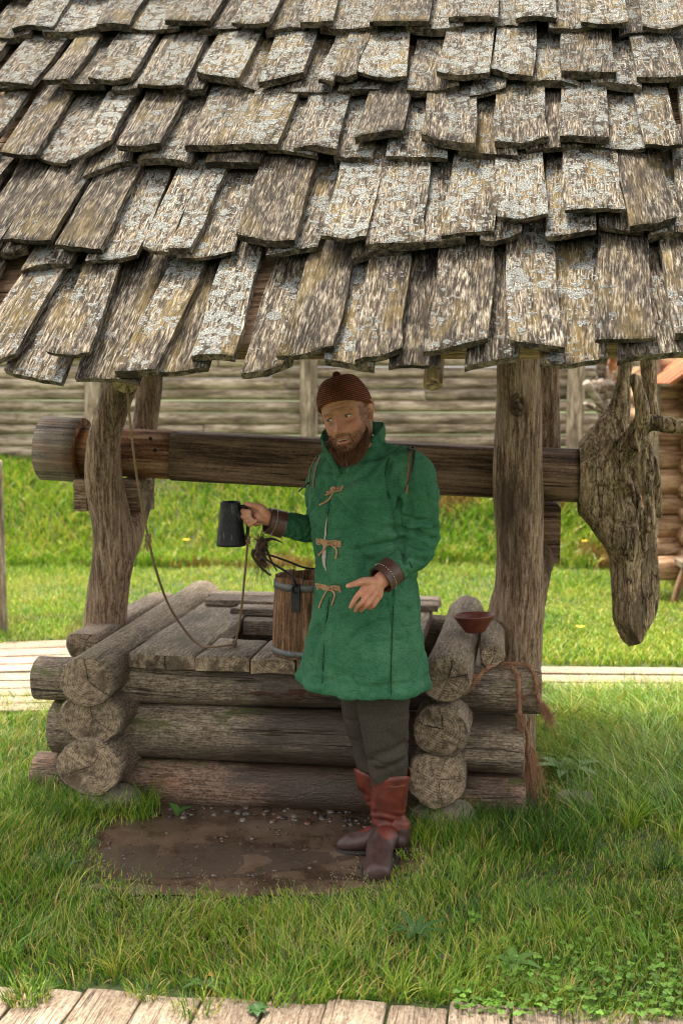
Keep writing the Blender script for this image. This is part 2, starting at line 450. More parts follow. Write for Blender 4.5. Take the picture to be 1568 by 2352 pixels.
# ================================================================== ground
def gz(X, Y):
    """height of the ground: level lawn, then a bank rising to the log wall"""
    X = np.asarray(X, float); Y = np.asarray(Y, float)
    P = np.stack([X, Y, np.zeros_like(X)], -1).reshape(-1, 3)
    n = (fbm(P, .8, 3, 3) * .018).reshape(X.shape)
    bank = .84 * sstep(11.0, 13.2, Y + .25 * np.sin(X * 1.1))
    return n * sstep(5.5, 8.0, Y) + bank + .008 * vn(P, 3.1, 5).reshape(X.shape) * sstep(.12, .5, mud_d(X, Y))
MUD = [onz(x, y) for x, y in ((160, 1960), (190, 1925), (270, 1900), (320, 1850), (380, 1800), (700, 1790), (930, 1800), (985, 1925), (960, 1985), (930, 2005), (860, 2030), (800, 2028), (740, 2055), (640, 2050), (560, 2072), (470, 2050), (370, 2066), (300, 2035), (215, 2030), (200, 1995))]
MUDP = np.array([(p.x, p.y) for p in MUD])
def in_poly(X, Y, P):
    X = np.asarray(X); Y = np.asarray(Y); r = np.zeros(X.shape, bool)
    for i in range(len(P)):
        (x0, y0), (x1, y1) = P[i], P[i - 1]
        c = ((y0 > Y) != (y1 > Y)) & (X < (x1 - x0) * (Y - y0) / (y1 - y0 + 1e-12) + x0)
        r ^= c
    return r
def poly_d(X, Y, P):
    """signed distance, negative inside"""
    X = np.asarray(X, float); Y = np.asarray(Y, float); d = np.full(X.shape, 1e9)
    for i in range(len(P)):
        a = P[i - 1]; b = P[i]; ab = b - a
        t = np.clip(((X - a[0]) * ab[0] + (Y - a[1]) * ab[1]) / (ab @ ab), 0, 1)
        d = np.minimum(d, np.hypot(X - a[0] - t * ab[0], Y - a[1] - t * ab[1]))
    return np.where(in_poly(X, Y, P), -d, d)
def mud_d(X, Y): return poly_d(X, Y, MUDP)

def make_ground():
    xs = np.concatenate([np.linspace(-90, -7, 14), np.linspace(-6.5, 6.5, 105), np.linspace(7, 90, 14)])
    ys = np.concatenate([np.linspace(-60, 1, 10), np.linspace(1.4, 6.4, 70), np.linspace(6.6, 15, 60), np.linspace(16, 220, 16)])
    X, Y = np.meshgrid(xs, ys)
    Z = gz(X, Y) - .055 * (1 - sstep(-.11, .0, mud_d(X, Y)))
    V = np.stack([X, Y, Z], -1).reshape(-1, 3); nx = len(xs)
    F = np.array([(j * nx + i, j * nx + i + 1, (j + 1) * nx + i + 1, (j + 1) * nx + i) for j in range(len(ys) - 1) for i in range(nx - 1)])
    m, nt, b = new_mat('turf_soil')
    tc = node(nt, 'ShaderNodeTexCoord')
    n1 = node(nt, 'ShaderNodeTexNoise', Vector=tc.outputs['Object'], Scale=1.1, Detail=6.0)
    n2 = node(nt, 'ShaderNodeTexNoise', Vector=tc.outputs['Object'], Scale=38.0, Detail=6.0)
    c = ramp(nt, n2, [(.3, (.016, .024, .006)), (.5, (.034, .058, .010)), (.7, (.07, .085, .020))])
    c = mixc(nt, ramp(nt, n1, [(.52, 0.0), (.68, .55)]), c, (.085, .062, .034))
    setl(nt, b, Base_Color=c, Roughness=.95)
    setl(nt, b, Normal=node(nt, 'ShaderNodeBump', Strength=.8, Distance=.03, Height=n2))
    o = link('ground', mesh_of('ground', V, F, [m])); o['kind'] = 'structure'
    tag(o, 'grassy ground around the well rising to a bank by the log wall', 'ground', kind='structure')
make_ground()

def make_mud():
    # trodden wet earth in front of the well, a sheet a little above the dip in the ground
    xs = np.linspace(-1.35, .55, 70); ys = np.linspace(3.75, 5.15, 64)
    X, Y = np.meshgrid(xs, ys); D = mud_d(X, Y)
    P = np.stack([X, Y, 0 * X], -1).reshape(-1, 3)
    wob = (fbm(P, 5, 9, 3) * .05).reshape(X.shape)
    Z = -.022 + .024 * sstep(-.16, .05, D + wob) + (fbm(P, 6, 4, 4) * .0045).reshape(X.shape)
    Z = Z - .05 * sstep(.03, .09, D)
    V = np.stack([X, Y, Z], -1).reshape(-1, 3); nx = len(xs)
    F = np.array([(j * nx + i, j * nx + i + 1, (j + 1) * nx + i + 1, (j + 1) * nx + i) for j in range(len(ys) - 1) for i in range(nx - 1)])
    m, nt, b = new_mat('wet_earth')
    tc = node(nt, 'ShaderNodeTexCoord')
    n1 = node(nt, 'ShaderNodeTexNoise', Vector=tc.outputs['Object'], Scale=6.0, Detail=8.0, Roughness=.65)
    n2 = node(nt, 'ShaderNodeTexNoise', Vector=tc.outputs['Object'], Scale=90.0, Detail=4.0)
    c = ramp(nt, n1, [(.36, (.045, .027, .017)), (.5, (.092, .059, .038)), (.64, (.14, .096, .065))])
    c = mixc(nt, ramp(nt, n2, [(.58, 0.0), (.7, .5)]), c, (.17, .12, .09))
    setl(nt, b, Base_Color=c, Roughness=ramp(nt, n1, [(.40, .16), (.60, .5)]))
    setl(nt, b, Normal=node(nt, 'ShaderNodeBump', Strength=.6, Distance=.006, Height=math_(nt, 'ADD', n1, math_(nt, 'MULTIPLY', n2, .5))))
    o = link('mud', mesh_of('mud', V, F, [m])); tag(o, 'bare wet brown earth in front of the well', 'mud', kind='structure')
    # shallow standing water over the middle of it
    an = np.linspace(0, 2 * math.pi, 72, endpoint=False)
    c0 = onz(470, 1965)
    rr = 1 + .12 * np.sin(3 * an + 1) + .07 * np.sin(5 * an + .4) + .04 * np.sin(9 * an)
    ring = np.stack([c0.x + .47 * rr * np.cos(an), c0.y + .155 * rr * np.sin(an), np.full(72, -.0185)], -1)
    V = np.vstack([[c0.x, c0.y, -.0185], ring]); F = [(0, 1 + i, 1 + (i + 1) % 72) for i in range(72)]
    m, nt, b = new_mat('muddy_water')
    tc = node(nt, 'ShaderNodeTexCoord')
    n1 = node(nt, 'ShaderNodeTexNoise', Vector=tc.outputs['Object'], Scale=14.0, Detail=2.0)
    setl(nt, b, Base_Color=(.10, .073, .055), Roughness=.06, Alpha=.62)
    setl(nt, b, Normal=node(nt, 'ShaderNodeBump', Strength=.12, Distance=.004, Height=n1))
    o = link('puddle', mesh_of('puddle', V, F, [m])); tag(o, 'shallow muddy puddle in front of the well logs', 'puddle', kind='structure')
make_mud()

# pebbles bedded in the earth, too many and small to count
def make_pebbles():
    bm = bmesh.new(); bmesh.ops.create_icosphere(bm, subdivisions=1, radius=1); bm.verts.ensure_lookup_table()
    bv = np.array([v.co[:] for v in bm.verts]); bf = np.array([[v.index for v in f.verts] for f in bm.faces]); bm.free()
    V, F, C, k = [], [], [], 0
    pal = np.array([(.22, .17, .13), (.30, .25, .20), (.16, .10, .07), (.26, .20, .19), (.10, .085, .08), (.33, .29, .24), (.24, .11, .075)])
    n = 0; rg = np.random.default_rng(5)
    while n < 420:
        if n < 95:
            x = rg.uniform(-.85, .25); y = 4.50 + rg.uniform(-.09, .12) - x * .15; s = rg.uniform(.006, .019)
        else:
            x = rg.uniform(-1.15, .5); y = rg.uniform(3.85, 4.75); s = rg.uniform(.003, .0085)
        if mud_d(x, y) > -.03: n += .2; continue
        a = rg.uniform(0, 6.28); sc = np.array([s * rg.uniform(.9, 1.5), s, s * rg.uniform(.35, .6)])
        p = bv * (1 + .18 * rg.normal(size=(len(bv), 1))) * sc
        p = np.stack([p[:, 0] * math.cos(a) - p[:, 1] * math.sin(a), p[:, 0] * math.sin(a) + p[:, 1] * math.cos(a), p[:, 2]], -1) + (x, y, -.02 + s * .12)
        V.append(p); F.append(bf + k); k += len(bv); C.append(np.tile(pal[rg.integers(len(pal))] * rg.uniform(.25, .6), (len(bv), 1))); n += 1
    me = mesh_of('pebbles', np.concatenate(V), np.concatenate(F), [vcol_mat('pebble_stone', .35, .5)])
    col_attr(me, np.concatenate(C))
    tag(link('pebbles', me), 'small mixed pebbles bedded in the wet earth', 'pebbles', kind='stuff')
make_pebbles()

# ------------------------------------------------------------------ boardwalks
def plank_mesh(L, wd, th, seed, mats, nx=10, ny=4, warp=.004, jag=.008, bevel=.006):
    """plank with its length on local X from 0, width on Y, top at z = 0"""
    r = np.random.default_rng(seed)
    xs = np.linspace(0, L, nx); ys = np.linspace(-wd / 2, wd / 2, ny + 2)
    ys[1] = ys[0] + bevel; ys[-2] = ys[-1] - bevel
    X, Y = np.meshgrid(xs, ys, indexing='ij')
    Pn = np.stack([X * 1.0, Y * 2, 0 * X + seed], -1).reshape(-1, 3)
    Z = (vn(Pn, 2.2, seed) * warp).reshape(X.shape)
    Zt = Z.copy(); Zt[:, 0] -= bevel * .7; Zt[:, -1] -= bevel * .7
    ex = (vn(np.stack([ys * 30, 0 * ys, 0 * ys + seed], -1), 1, seed) * jag)
    X = X.copy(); X[0] += ex; X[-1] += ex[::-1]
    X[1] = X[0] + bevel; X[-2] = X[-1] - bevel; Zt[0] -= bevel * .7; Zt[-1] -= bevel * .7
    side = (vn(np.stack([xs * 5, 0 * xs, 0 * xs + seed + 3], -1), 1, seed) * .003)
    Y = Y + side[:, None]
    top = np.stack([X, Y, Zt], -1).reshape(-1, 3); bot = np.stack([X, Y, Z - th], -1).reshape(-1, 3)
    n1 = len(top); m = ny + 2; V = np.vstack([top, bot]); F = []; fm = []; fl = []
    for i in range(nx - 1):
        for j in range(m - 1):
            a, b, c, d = i * m + j, (i + 1) * m + j, (i + 1) * m + j + 1, i * m + j + 1
            F.append((a, b, c, d)); fm.append(0); F.append((n1 + a, n1 + d, n1 + c, n1 + b)); fm.append(0)
    for i in range(nx - 1):
        for j, s in ((0, 1), (m - 1, -1)):
            a, b = i * m + j, (i + 1) * m + j
            q = (a, n1 + a, n1 + b, b); F.append(q if s > 0 else q[::-1]); fm.append(0); fl.append(len(F) - 1)
    for j in range(m - 1):
        for i, s in ((0, -1), (nx - 1, 1)):
            a, b = i * m + j, i * m + j + 1
            q = (a, n1 + a, n1 + b, b); F.append(q if s > 0 else q[::-1]); fm.append(1 if len(mats) > 1 else 0); fl.append(len(F) - 1)
    return mesh_of('plank', V, F, mats, True, fm, fl)

def front_walk():
    bwk = thing('boardwalk', 'pale weathered plank walkway across the bottom foreground', 'boardwalk', W(.6, -1.75, 0), kind='structure')
    e0 = onz(140, 2352); us = []
    seams = [onz(x, 2352, .012) for x in (-170, -10, 140, 292, 436, 590, 737, 884, 1026, 1172, 1316, 1462, 1610, 1760)]
    su = [uv_of(p)[0] for p in seams]; v0 = uv_of(seams[5])[1]
    vend = uv_of(onz(780, 2296, .012))[1]
    for i in range(len(su) - 1):
        wd = su[i + 1] - su[i] - .007; xm = (-170 + i * 149) + 95; ve = uv_of(onz(xm, 2264 + .044 * xm, .012))[1]; L = ve - v0 + .55 + random.uniform(-.02, .015)
        me = plank_mesh(L, wd, .05, 300 + i, [M['board'], M['log_end']], nx=14)
        p = W((su[i] + su[i + 1]) / 2, v0 - .55, .018 + random.uniform(-.004, .004))
        link('plank', me, bwk, frame(p, VD))
    # cross bearer under the ends
    me = plank_mesh(su[-1] - su[0], .12, .05, 399, [M['board'], M['log_end']])
    link('bearer', me, bwk, frame(W(su[0], vend - .16, -.042), UD))
front_walk()

def back_walks():
    bw = thing('board_path', 'sunlit pale board path behind the well on the right', 'path', onz(1400, 1550), kind='structure')
    a = onz(1150, 1553); v0 = uv_of(a)[1]; u0 = uv_of(a)[0]
    dr = (onz(1568, 1556) - onz(1235, 1552)).normalized()
    for i in range(3):
        me = plank_mesh(3.6, .16, .04, 410 + i, [M['board'], M['log_end']], nx=16)
        p = onz(1170, 1574 - i * 19, .02); link('plank', me, bw, frame(p, dr))
    bw = thing('board_path', 'pale slatted board path beside the well on the left', 'path', onz(60, 1560), kind='structure')
    for i in range(9):
        y = 1622 - i * 17.5
        p = onz(-150, y + 4, .02); q = onz(150 + max(0, i - 2) * 6, y - (6 if i > 4 else 0), .02)
        me = plank_mesh((q - p).length, (onz(60, y) - onz(60, y + 17.5)).length * .86, .04, 430 + i, [M['board'], M['log_end']], nx=10)
        link('plank', me, bw, frame(p, q - p))
back_walks()

# ------------------------------------------------------------------ grass
GRASS = vcol_mat('grass_blade', .45, .4, trans=.30)
PAL = np.array([(.054, .145, .010), (.100, .230, .013), (.172, .305, .018), (.262, .365, .026), (.026, .075, .008), (.38, .38, .06), (.44, .31, .11)])
WELLP = np.array([(p.x, p.y) for p in (W(-.34, .0), W(1.78, .0), W(1.78, 1.7), W(-.34, 1.7))])
def blades(X, Y, H, wid, lean, ldir, C, segs=3, curl=1.0, z0=None, rg=RNG):
    n = len(X); Z = gz(X, Y) if z0 is None else z0
    t = np.linspace(0, 1, segs + 1); fa = rg.uniform(0, 6.283, n)
    sx, sy = np.cos(fa), np.sin(fa)
    V = np.zeros((n, 2 * segs + 1, 3)); Cc = np.zeros((n, 2 * segs + 1, 3))
    for k in range(segs + 1):
        b = lean * t[k] ** (1 + curl); h = t[k] * H * (1 - .35 * np.clip(lean / (H + 1e-6), 0, 1.4) * t[k])
        px = X + np.cos(ldir) * b; py = Y + np.sin(ldir) * b; pz = Z + h - .004
        wk = wid * (1 - .75 * t[k] ** 1.6) / 2
        sh = (.62 + .5 * t[k])[..., None] if False else 1.0
        if k < segs:
            V[:, 2 * k] = np.stack([px - sx * wk, py - sy * wk, pz], -1); V[:, 2 * k + 1] = np.stack([px + sx * wk, py + sy * wk, pz], -1)
            Cc[:, 2 * k] = C; Cc[:, 2 * k + 1] = C
        else:
            V[:, 2 * k] = np.stack([px, py, pz], -1); Cc[:, 2 * k] = C
    m = 2 * segs + 1; base = (np.arange(n) * m)[:, None]
    tri = []
    for k in range(segs - 1):
        a = 2 * k; tri += [(a, a + 1, a + 3), (a, a + 3, a + 2)]
    a = 2 * (segs - 1); tri.append((a, a + 1, a + 2))
    F = (base[:, :, None] + np.array(tri)[None]).reshape(-1, 3)
    return V.reshape(-1, 3), F, Cc.reshape(-1, 3)
def grass_colors(X, Y, rg, dry=.05, shift=0.0):
    P = np.stack([X, Y, 0 * X], -1); f = fbm(P, 1.3, 21, 3) * .45 + rg.normal(size=len(X)) * .62 + shift
    idx = np.clip(2.0 + f * 2.2, 0, 5); i = np.minimum(idx.astype(int), 4); fr = (idx - i)[:, None]
    order = np.array([4, 0, 1, 2, 3, 5]); C = PAL[order[i]] * (1 - fr) + PAL[order[i + 1]] * fr
    d = rg.uniform(size=len(X)) < dry; C[d] = PAL[6] * rg.uniform(.7, 1.3, (d.sum(), 1))
    return C
def emit(name, parts, label):
    V, F, C, k = [], [], [], 0
    for v, f, c in parts: V.append(v); F.append(f + k); C.append(c); k += len(v)
    me = mesh_of(name, np.concatenate(V), np.concatenate(F), [GRASS], smooth=False); col_attr(me, np.concatenate(C))
    tag(link(name, me), label, 'grass', kind='stuff')
WALK_V = uv_of(onz(780, 2300, .012))[1]
_wa, _wb = onz(0, 2268, .012), onz(1568, 2336, .012)
def walk_gap(X, Y):                              # how far beyond the plank ends a point lies
    return Y - (_wa.y + (_wb.y - _wa.y) * (X - _wa.x) / (_wb.x - _wa.x))
def sample(n, y0, y1, rg, pw=1.0):
    """points inside the view wedge between two depths"""
    Y = y0 + (y1 - y0) * rg.uniform(size=n) ** pw; hw = .335 * Y + .25
    return rg.uniform(-1, 1, n) * hw, Y
def make_grass():
    rg = np.random.default_rng(3)
    # near turf
    X, Y = sample(125000, 2.85, 6.3, rg)
    D = mud_d(X, Y); P = np.stack([X, Y, 0 * X], -1)
    wv = (X - ORG.x) * VD.x + (Y - ORG.y) * VD.y
    edge = -.015 + .07 * fbm(P, 3.2, 31, 2)
    keep = (D > -.02 + .075 * fbm(P, 6, 8, 2) - .10 * (rg.uniform(size=len(X)) ** 3)) & (walk_gap(X, Y) > edge) & ~in_poly(X, Y, WELLP * 1.0) & (rg.uniform(size=len(X)) < .62 + .38 * vn(P, 5.5, 2) + .25 * sstep(.0, .35, D))
    X, Y, D, P = X[keep], Y[keep], D[keep], P[keep]
    tall = sstep(.1, .9, X - .35) * sstep(4.1, 4.9, Y) * .11
    H = (.038 + .062 * rg.uniform(size=len(X)) ** 1.6) * (1 + .55 * fbm(P, 2.6, 12, 2)) * (.45 + .55 * sstep(0, .22, D)) + tall * rg.uniform(.3, 1.0, len(X))
    H = np.clip(H, .018, .26)
    ld = 6.283 * vn(P, 1.7, 44) + rg.normal(size=len(X)) * 1.3; ln = H * (.25 + .65 * rg.uniform(size=len(X)))
    C = grass_colors(X, Y, rg, .14, .28)
    parts = [blades(X, Y, H, rg.uniform(.0022, .0056, len(X)), ln, ld, C, 3, rg=rg)]
    # tufts of longer leaves
    for q in range(230):
        x, y = sample(1, 3.0, 6.2, rg); x, y = x[0], y[0]
        if mud_d(x, y) < .1 or in_poly(x, y, WELLP) or walk_gap(x, y) < .06: continue
        n = rg.integers(14, 42); a = rg.uniform(0, 6.283, n); rr = .028 * np.sqrt(rg.uniform(size=n))
        h = rg.uniform(.07, .15) * rg.uniform(.6, 1.1, n) + (.06 if x > .8 and y > 4.2 else 0)
        c = np.clip(PAL[rg.integers(0, 6)] * rg.uniform(.8, 1.15, (n, 1)), 0, 1)
        parts.append(blades(x + rr * np.cos(a), y + rr * np.sin(a), h, np.full(n, rg.uniform(.003, .0055)), h * rg.uniform(.4, 1.1, n), a + rg.normal(size=n) * .4, c, 4, rg=rg))
    # long flowing grass to the right of the well
    X = rg.uniform(.95, 2.3, 5200); Y = rg.uniform(4.3, 6.2, 5200)
    k = ~in_poly(X, Y, WELLP); X, Y = X[k], Y[k]; P = np.stack([X, Y, 0 * X], -1)
    H = rg.uniform(.09, .24, len(X))
    parts.append(blades(X, Y, H, rg.uniform(.003, .006, len(X)), H * rg.uniform(.6, 1.3, len(X)), 2.6 + 2.2 * vn(P, 1.8, 9) + rg.normal(size=len(X)) * .8, grass_colors(X, Y, rg, .06, .0) * (.95, 1.0, 1.35), 4, rg=rg))
    # grass hugging the foot of the log stacks
    for (u0, u1, v0, v1, n) in ((-.42, -.02, -.16, .12, 1500), (1.28, 1.98, -.22, .2, 2600), (-.46, -.3, 0, 1.5, 1500), (.0, .22, -.1, .1, 420)):
        uu = rg.uniform(u0, u1, n); vv = rg.uniform(v0, v1, n)
        X = ORG.x + UD.x * uu + VD.x * vv; Y = ORG.y + UD.y * uu + VD.y * vv
        H = rg.uniform(.05, .15, n)
        parts.append(blades(X, Y, H, rg.uniform(.0022, .0045, n), H * rg.uniform(.2, .8, n), rg.uniform(0, 6.28, n), grass_colors(X, Y, rg, .06, -.2), 3, rg=rg))
    # seed heads: thin pale stalks
    X, Y = sample(2300, 2.95, 5.8, rg); k = (mud_d(X, Y) > .06) & ~in_poly(X, Y, WELLP) & (walk_gap(X, Y) > .1)
    k &= vn(np.stack([X, Y, 0 * X], -1), 1.6, 77) > -.1
    X, Y = X[k], Y[k]; H = rg.uniform(.08, .16, len(X)); ld = rg.uniform(0, 6.28, len(X)); ln = H * .3
    parts.append(blades(X, Y, H, np.full(len(X), .0014), ln, ld, np.tile((.22, .23, .08), (len(X), 1)), 3, rg=rg))
    for j in range(9):
        s = .55 + .05 * j
        sx = X + np.cos(ld) * ln * s ** 2 + rg.normal(size=len(X)) * .005; sy = Y + np.sin(ld) * ln * s ** 2 + rg.normal(size=len(X)) * .005
        parts.append(blades(sx, sy, np.full(len(X), .007), np.full(len(X), .0032), np.full(len(X), .003), rg.uniform(0, 6.28, len(X)), np.tile((.34, .33, .16), (len(X), 1)), 1, z0=H * s * .95, rg=rg))
    emit('grass', parts, 'short green turf with seed heads growing around the well')
    # lawn behind
    X, Y = sample(120000, 6.2, 11.6, rg)
    pr = onz(1400, 1552); P = np.stack([X, Y, 0 * X], -1)
    onp = np.zeros(len(X), bool)
    for pl in ([(1200, 1531), (1700, 1533), (1700, 1580), (1200, 1578)], [(-250, 1628), (200, 1625), (200, 1470), (-100, 1495)]):
        onp |= in_poly(X, Y, np.array([(onz(*q).x, onz(*q).y) for q in pl]))
    k = ~onp & ~in_poly(X, Y, WELLP) & ((rg.uniform(size=len(X)) < .85 + .5 * fbm(P, .8, 61, 2)))
    X, Y, P = X[k], Y[k], P[k]
    H = rg.uniform(.03, .075, len(X)) * (1 + .4 * fbm(P, 1.1, 14, 2)); ld = rg.uniform(0, 6.28, len(X))
    C = grass_colors(X, Y, rg, .05, .75)
    straw = (X < -1.6) & (Y < 8.6) & (fbm(P, 1.4, 91, 2) > -.1); C[straw] = C[straw] * .5 + np.array((.15, .12, .04)) * .6
    parts = [blades(X, Y, H, rg.uniform(.006, .010, len(X)), H * .5, ld, C, 2, rg=rg)]
    emit('lawn_grass', parts, 'bright mown lawn between the well and the log wall')
    # bank under the wall: long uneven grass
    X, Y = sample(46000, 11.0, 13.6, rg); P = np.stack([X, Y, 0 * X], -1)
    H = rg.uniform(.06, .18, len(X)) * (1 + .6 * fbm(P, 1.0, 18, 2)); ld = 4.7 + rg.normal(size=len(X)) * 1.2
    C = grass_colors(X, Y, rg, .07, .35)
    br = fbm(P, 1.5, 71, 2) > .62; C[br] = np.array((.20, .13, .035)) * rg.uniform(.7, 1.3, (br.sum(), 1))
    emit('bank_grass', [blades(X, Y, np.clip(H, .05, .5), rg.uniform(.010, .018, len(X)), H * rg.uniform(.3, .9, len(X)), ld, C, 2, rg=rg)], 'long uneven grass on the bank below the log wall')
    # tufts creeping on to the boards at the very front
    parts = []
    for (x, y, n, h) in ((450, 2325, 90, .07), (340, 2285, 130, .06), (975, 2300, 60, .05), (1235, 2310, 70, .05), (60, 2300, 240, .06), (1300, 2290, 160, .06), (600, 2272, 90, .06), (1170, 2330, 40, .04)):
        c = onz(x, y, .012); m = int(n * 1.2); a = rg.uniform(0, 6.28, m); r = np.sqrt(rg.uniform(size=m)) * .055
        X = c.x + r * np.cos(a) * 1.2; Y = c.y + r * np.sin(a); H = rg.uniform(.3, 1, m) * h
        parts.append(blades(X, Y, H, rg.uniform(.002, .0042, m), H * rg.uniform(.3, 1.1, m), a + rg.normal(size=m) * .6, grass_colors(X, Y, rg, .15, .25), 3, z0=np.full(m, .02), rg=rg))
    emit('edge_grass', parts, 'grass tufts creeping over the near plank walkway')
make_grass()

# ================================================================== logs
def log_mesh(L, r0, r1, seed, mats, na=30, nl=None, amp=.05, ey=1.0, ez=1.0, bow=.01, bevel=.008, tilt0=0.0, tilt1=0.0, flatten=None):
    """log along local X; caps carry the second material"""
    nl = nl or max(6, int(L / .05)); t = np.linspace(0, 1, nl); xs = t * L
    xs = np.concatenate([[0], [bevel * .6], xs[1:-1], [L - bevel * .6], [L]]); t = xs / L
    an = np.linspace(0, 2 * math.pi, na, endpoint=False)
    rings = []
    for i, x in enumerate(xs):
        r = r0 + (r1 - r0) * t[i]
        P = np.stack([np.full(na, x * 1.1), np.cos(an) * 1.3, np.sin(an) * 1.3], -1)
        k = 1 + amp * fbm(P, 1.1, seed, 3) + amp * .5 * fbm(P * (.3, 4, 4), 1.5, seed + 5, 2)
        if i in (0, len(xs) - 1): k = k * (1 - bevel / r)
        y = np.cos(an) * r * k * ey; z = np.sin(an) * r * k * ez
        if flatten is not None: z = np.where(z > flatten * r, flatten * r + (z - flatten * r) * .15, z)
        bx = bow * math.sin(t[i] * math.pi)
        sh = tilt0 * z * (1 - t[i]) ** 6 + tilt1 * z * t[i] ** 6
        rings.append(np.stack([x + sh, y + bx * math.cos(seed), z + bx * math.sin(seed)], -1))
    V = np.concatenate(rings); n = na; F = []; fm = []; fl = []
    for i in range(len(rings) - 1):
        for j in range(n):
            k = (j + 1) % n; F.append((i * n + j, i * n + k, (i + 1) * n + k, (i + 1) * n + j)); fm.append(0)
    rg = np.random.default_rng(seed)
    for e, ring, s in ((0, rings[0], -1), (len(rings) - 1, rings[-1], 1)):
        c = ring.mean(0); mid = c + (ring - c) * .5; mid[:, 0] += s * rg.uniform(-.002, .004, n); c2 = c + (s * .003, 0, 0)
        b = len(V); V = np.vstack([V, mid, c2])
        for j in range(n):
            k = (j + 1) % n; q = (e * n + j, e * n + k, b + k, b + j); tr = (b + j, b + k, b + n)
            F.append(q[::-1] if s < 0 else q); F.append(tr[::-1] if s < 0 else tr); fm += [1, 1]; fl += [len(F) - 2, len(F) - 1]
    return mesh_of('log', V, F, mats, True, fm, fl)
def put_log(name, parent, p0, p1, r0, r1, seed, mat='log', end='log_end', **kw):
    d = p1 - p0
    me = log_mesh(d.length, r0, r1, seed, [M[mat], M[end]], **kw)
    return link(name, me, parent, frame(p0, d))

# ------------------------------------------------------------------ well crib
well = thing('well_crib', 'square well crib of stacked weathered logs with plank deck', 'well', W(.7, .8, 0))
def make_crib():
    # logs along the front, from the bottom up: their ends stick out beyond the corner notches
    for k, (z, zr, r0, r1, u0, u1, mat) in enumerate(((.045, .055, .105, .10, -.40, 1.73, 'log_base'), (.275, .285, .115, .125, -.31, 1.72, 'log_front'), (.485, .515, .094, .098, -.385, 1.785, 'log_front'))):
        v = .25
        put_log('log', well, W(u0, v, z), W(u1, v, zr), r0, r1, 40 + k, mat, na=34, amp=.045, bow=.004)
    for k, (z, r, u0, u1) in enumerate(((.05, .10, -.3, 1.7), (.28, .11, -.28, 1.7), (.49, .10, -.3, 1.72))):
        put_log('log', well, W(u0, 1.32, z), W(u1, 1.32, z), r, r, 50 + k, 'log')
    # logs into the depth, left then right; near ends face the camera
    for k, (z, r, ey, ez, v0, v1) in enumerate(((.186, .128, 1.12, 1.0, -.02, 1.6), (.383, .110, 1.24, .98, .0, 1.6), (.550, .106, 1.08, 1.0, -.04, 1.66))):
        put_log('log', well, W(-.052, v0, z), W(-.03, v1, z + (.04 if k == 2 else .01)), r, r * .95, 60 + k, 'log', na=36, ey=ey, ez=ez, amp=.07 if k == 0 else .045, tilt0=.08 * (k - 1), bow=.006)
    for k, (z, r, ey, v0, v1, du) in enumerate(((.195, .118, 1.0, .0, 1.5, -.02), (.405, .110, 1.0, -.02, 1.5, .0), (.620, .096, 1.0, -.05, 1.27, .02))):
        put_log('log', well, W(1.39 + du, v0, z), W(1.42 + du, v1, z + .01), r, r * .92, 70 + k, 'log', na=36, ey=ey, amp=.06, tilt0=-.05 * k, bow=.006)
    # loose side logs resting outside the top course
    put_log('side_log', well, W(-.245, .42, .60), W(-.22, 1.52, .60), .080, .072, 81, 'log', na=26, flatten=.55)
    put_log('side_log', well, W(1.585, .22, .655), W(1.60, 1.1, .665), .050, .052, 82, 'log', na=22)
    # deck
    zt = .645
    def plank(u0, u1, v0, v1, z, seed, th=.062, mat='deck'):
        me = plank_mesh(v1 - v0, u1 - u0 - .006, th, seed, [M[mat], M['log_end']], nx=16, ny=6, warp=.005, jag=.016, bevel=.009)
        link('deck_plank', me, well, frame(W((u0 + u1) / 2, v0, z), VD))
    plank(.075, .37, .115, 1.30, zt, 501)
    plank(.37, .60, .105, .46, zt - .003, 502)
    plank(.60, .79, .10, .46, zt - .006, 503)
    plank(.79, .97, .11, .46, zt + .002, 504)
    plank(.97, 1.10, .10, .46, zt, 505)
    plank(1.10, 1.27, .12, 1.30, zt + .003, 506)
    # hatch frame and the raised boards across the back
    def cross(u0, u1, v, z, wd, th, seed):
        me = plank_mesh(u1 - u0, wd, th, seed, [M['deck'], M['log_end']], nx=10, ny=4, jag=.01)
        link('cross_board', me, well, frame(W(u0, v, z), UD))
    cross(.38, 1.09, .93, zt - .01, .10, .07, 520)
    cross(.30, 1.11, 1.06, zt + .024, .13, .03, 521)
    cross(.11, 1.30, 1.235, zt + .034, .14, .03, 522)
    cross(.09, 1.30, 1.40, zt + .030, .12, .035, 523)
    # timber lining of the shaft
    for i, v in enumerate((.45, 1.22)):
        for k in range(3):
            cross(.36, 1.11, v, zt - .075 - k * .18, .05, .165, 530 + i * 3 + k)
make_crib()
def make_rot():
    # splintered rotten hollow in the top front log
    m = simple('rotten_wood', (.055, .018, .010), .8, vary=.6, scale=40, bump=.5, c2=(.018, .008, .006)); rg = np.random.default_rng(6)
    for i in range(15):
        x = rg.uniform(575, 745); y = 1588 + rg.uniform(-11, 11) * (1 - abs(x - 660) / 140); u = uv_of(at(x, y, 4.62))[0]
        z = at(x, y, 4.63).z; l = rg.uniform(.05, .13); dz = z - .505; v_ = .25 - math.sqrt(max(.096 ** 2 - dz ** 2, .001)) - .001
        me = mesh_of('splinter', *tube([(0, 0, 0), (l * .3, 0, 0), (l, 0, .002)], [.004, rg.uniform(.006, .010), .001], 6, flat=.6), [m], smooth=False)
        link('splinter', me, well, frame(W(u, v_, z), UD + Vector((0, 0, rg.normal() * .05))))
make_rot()

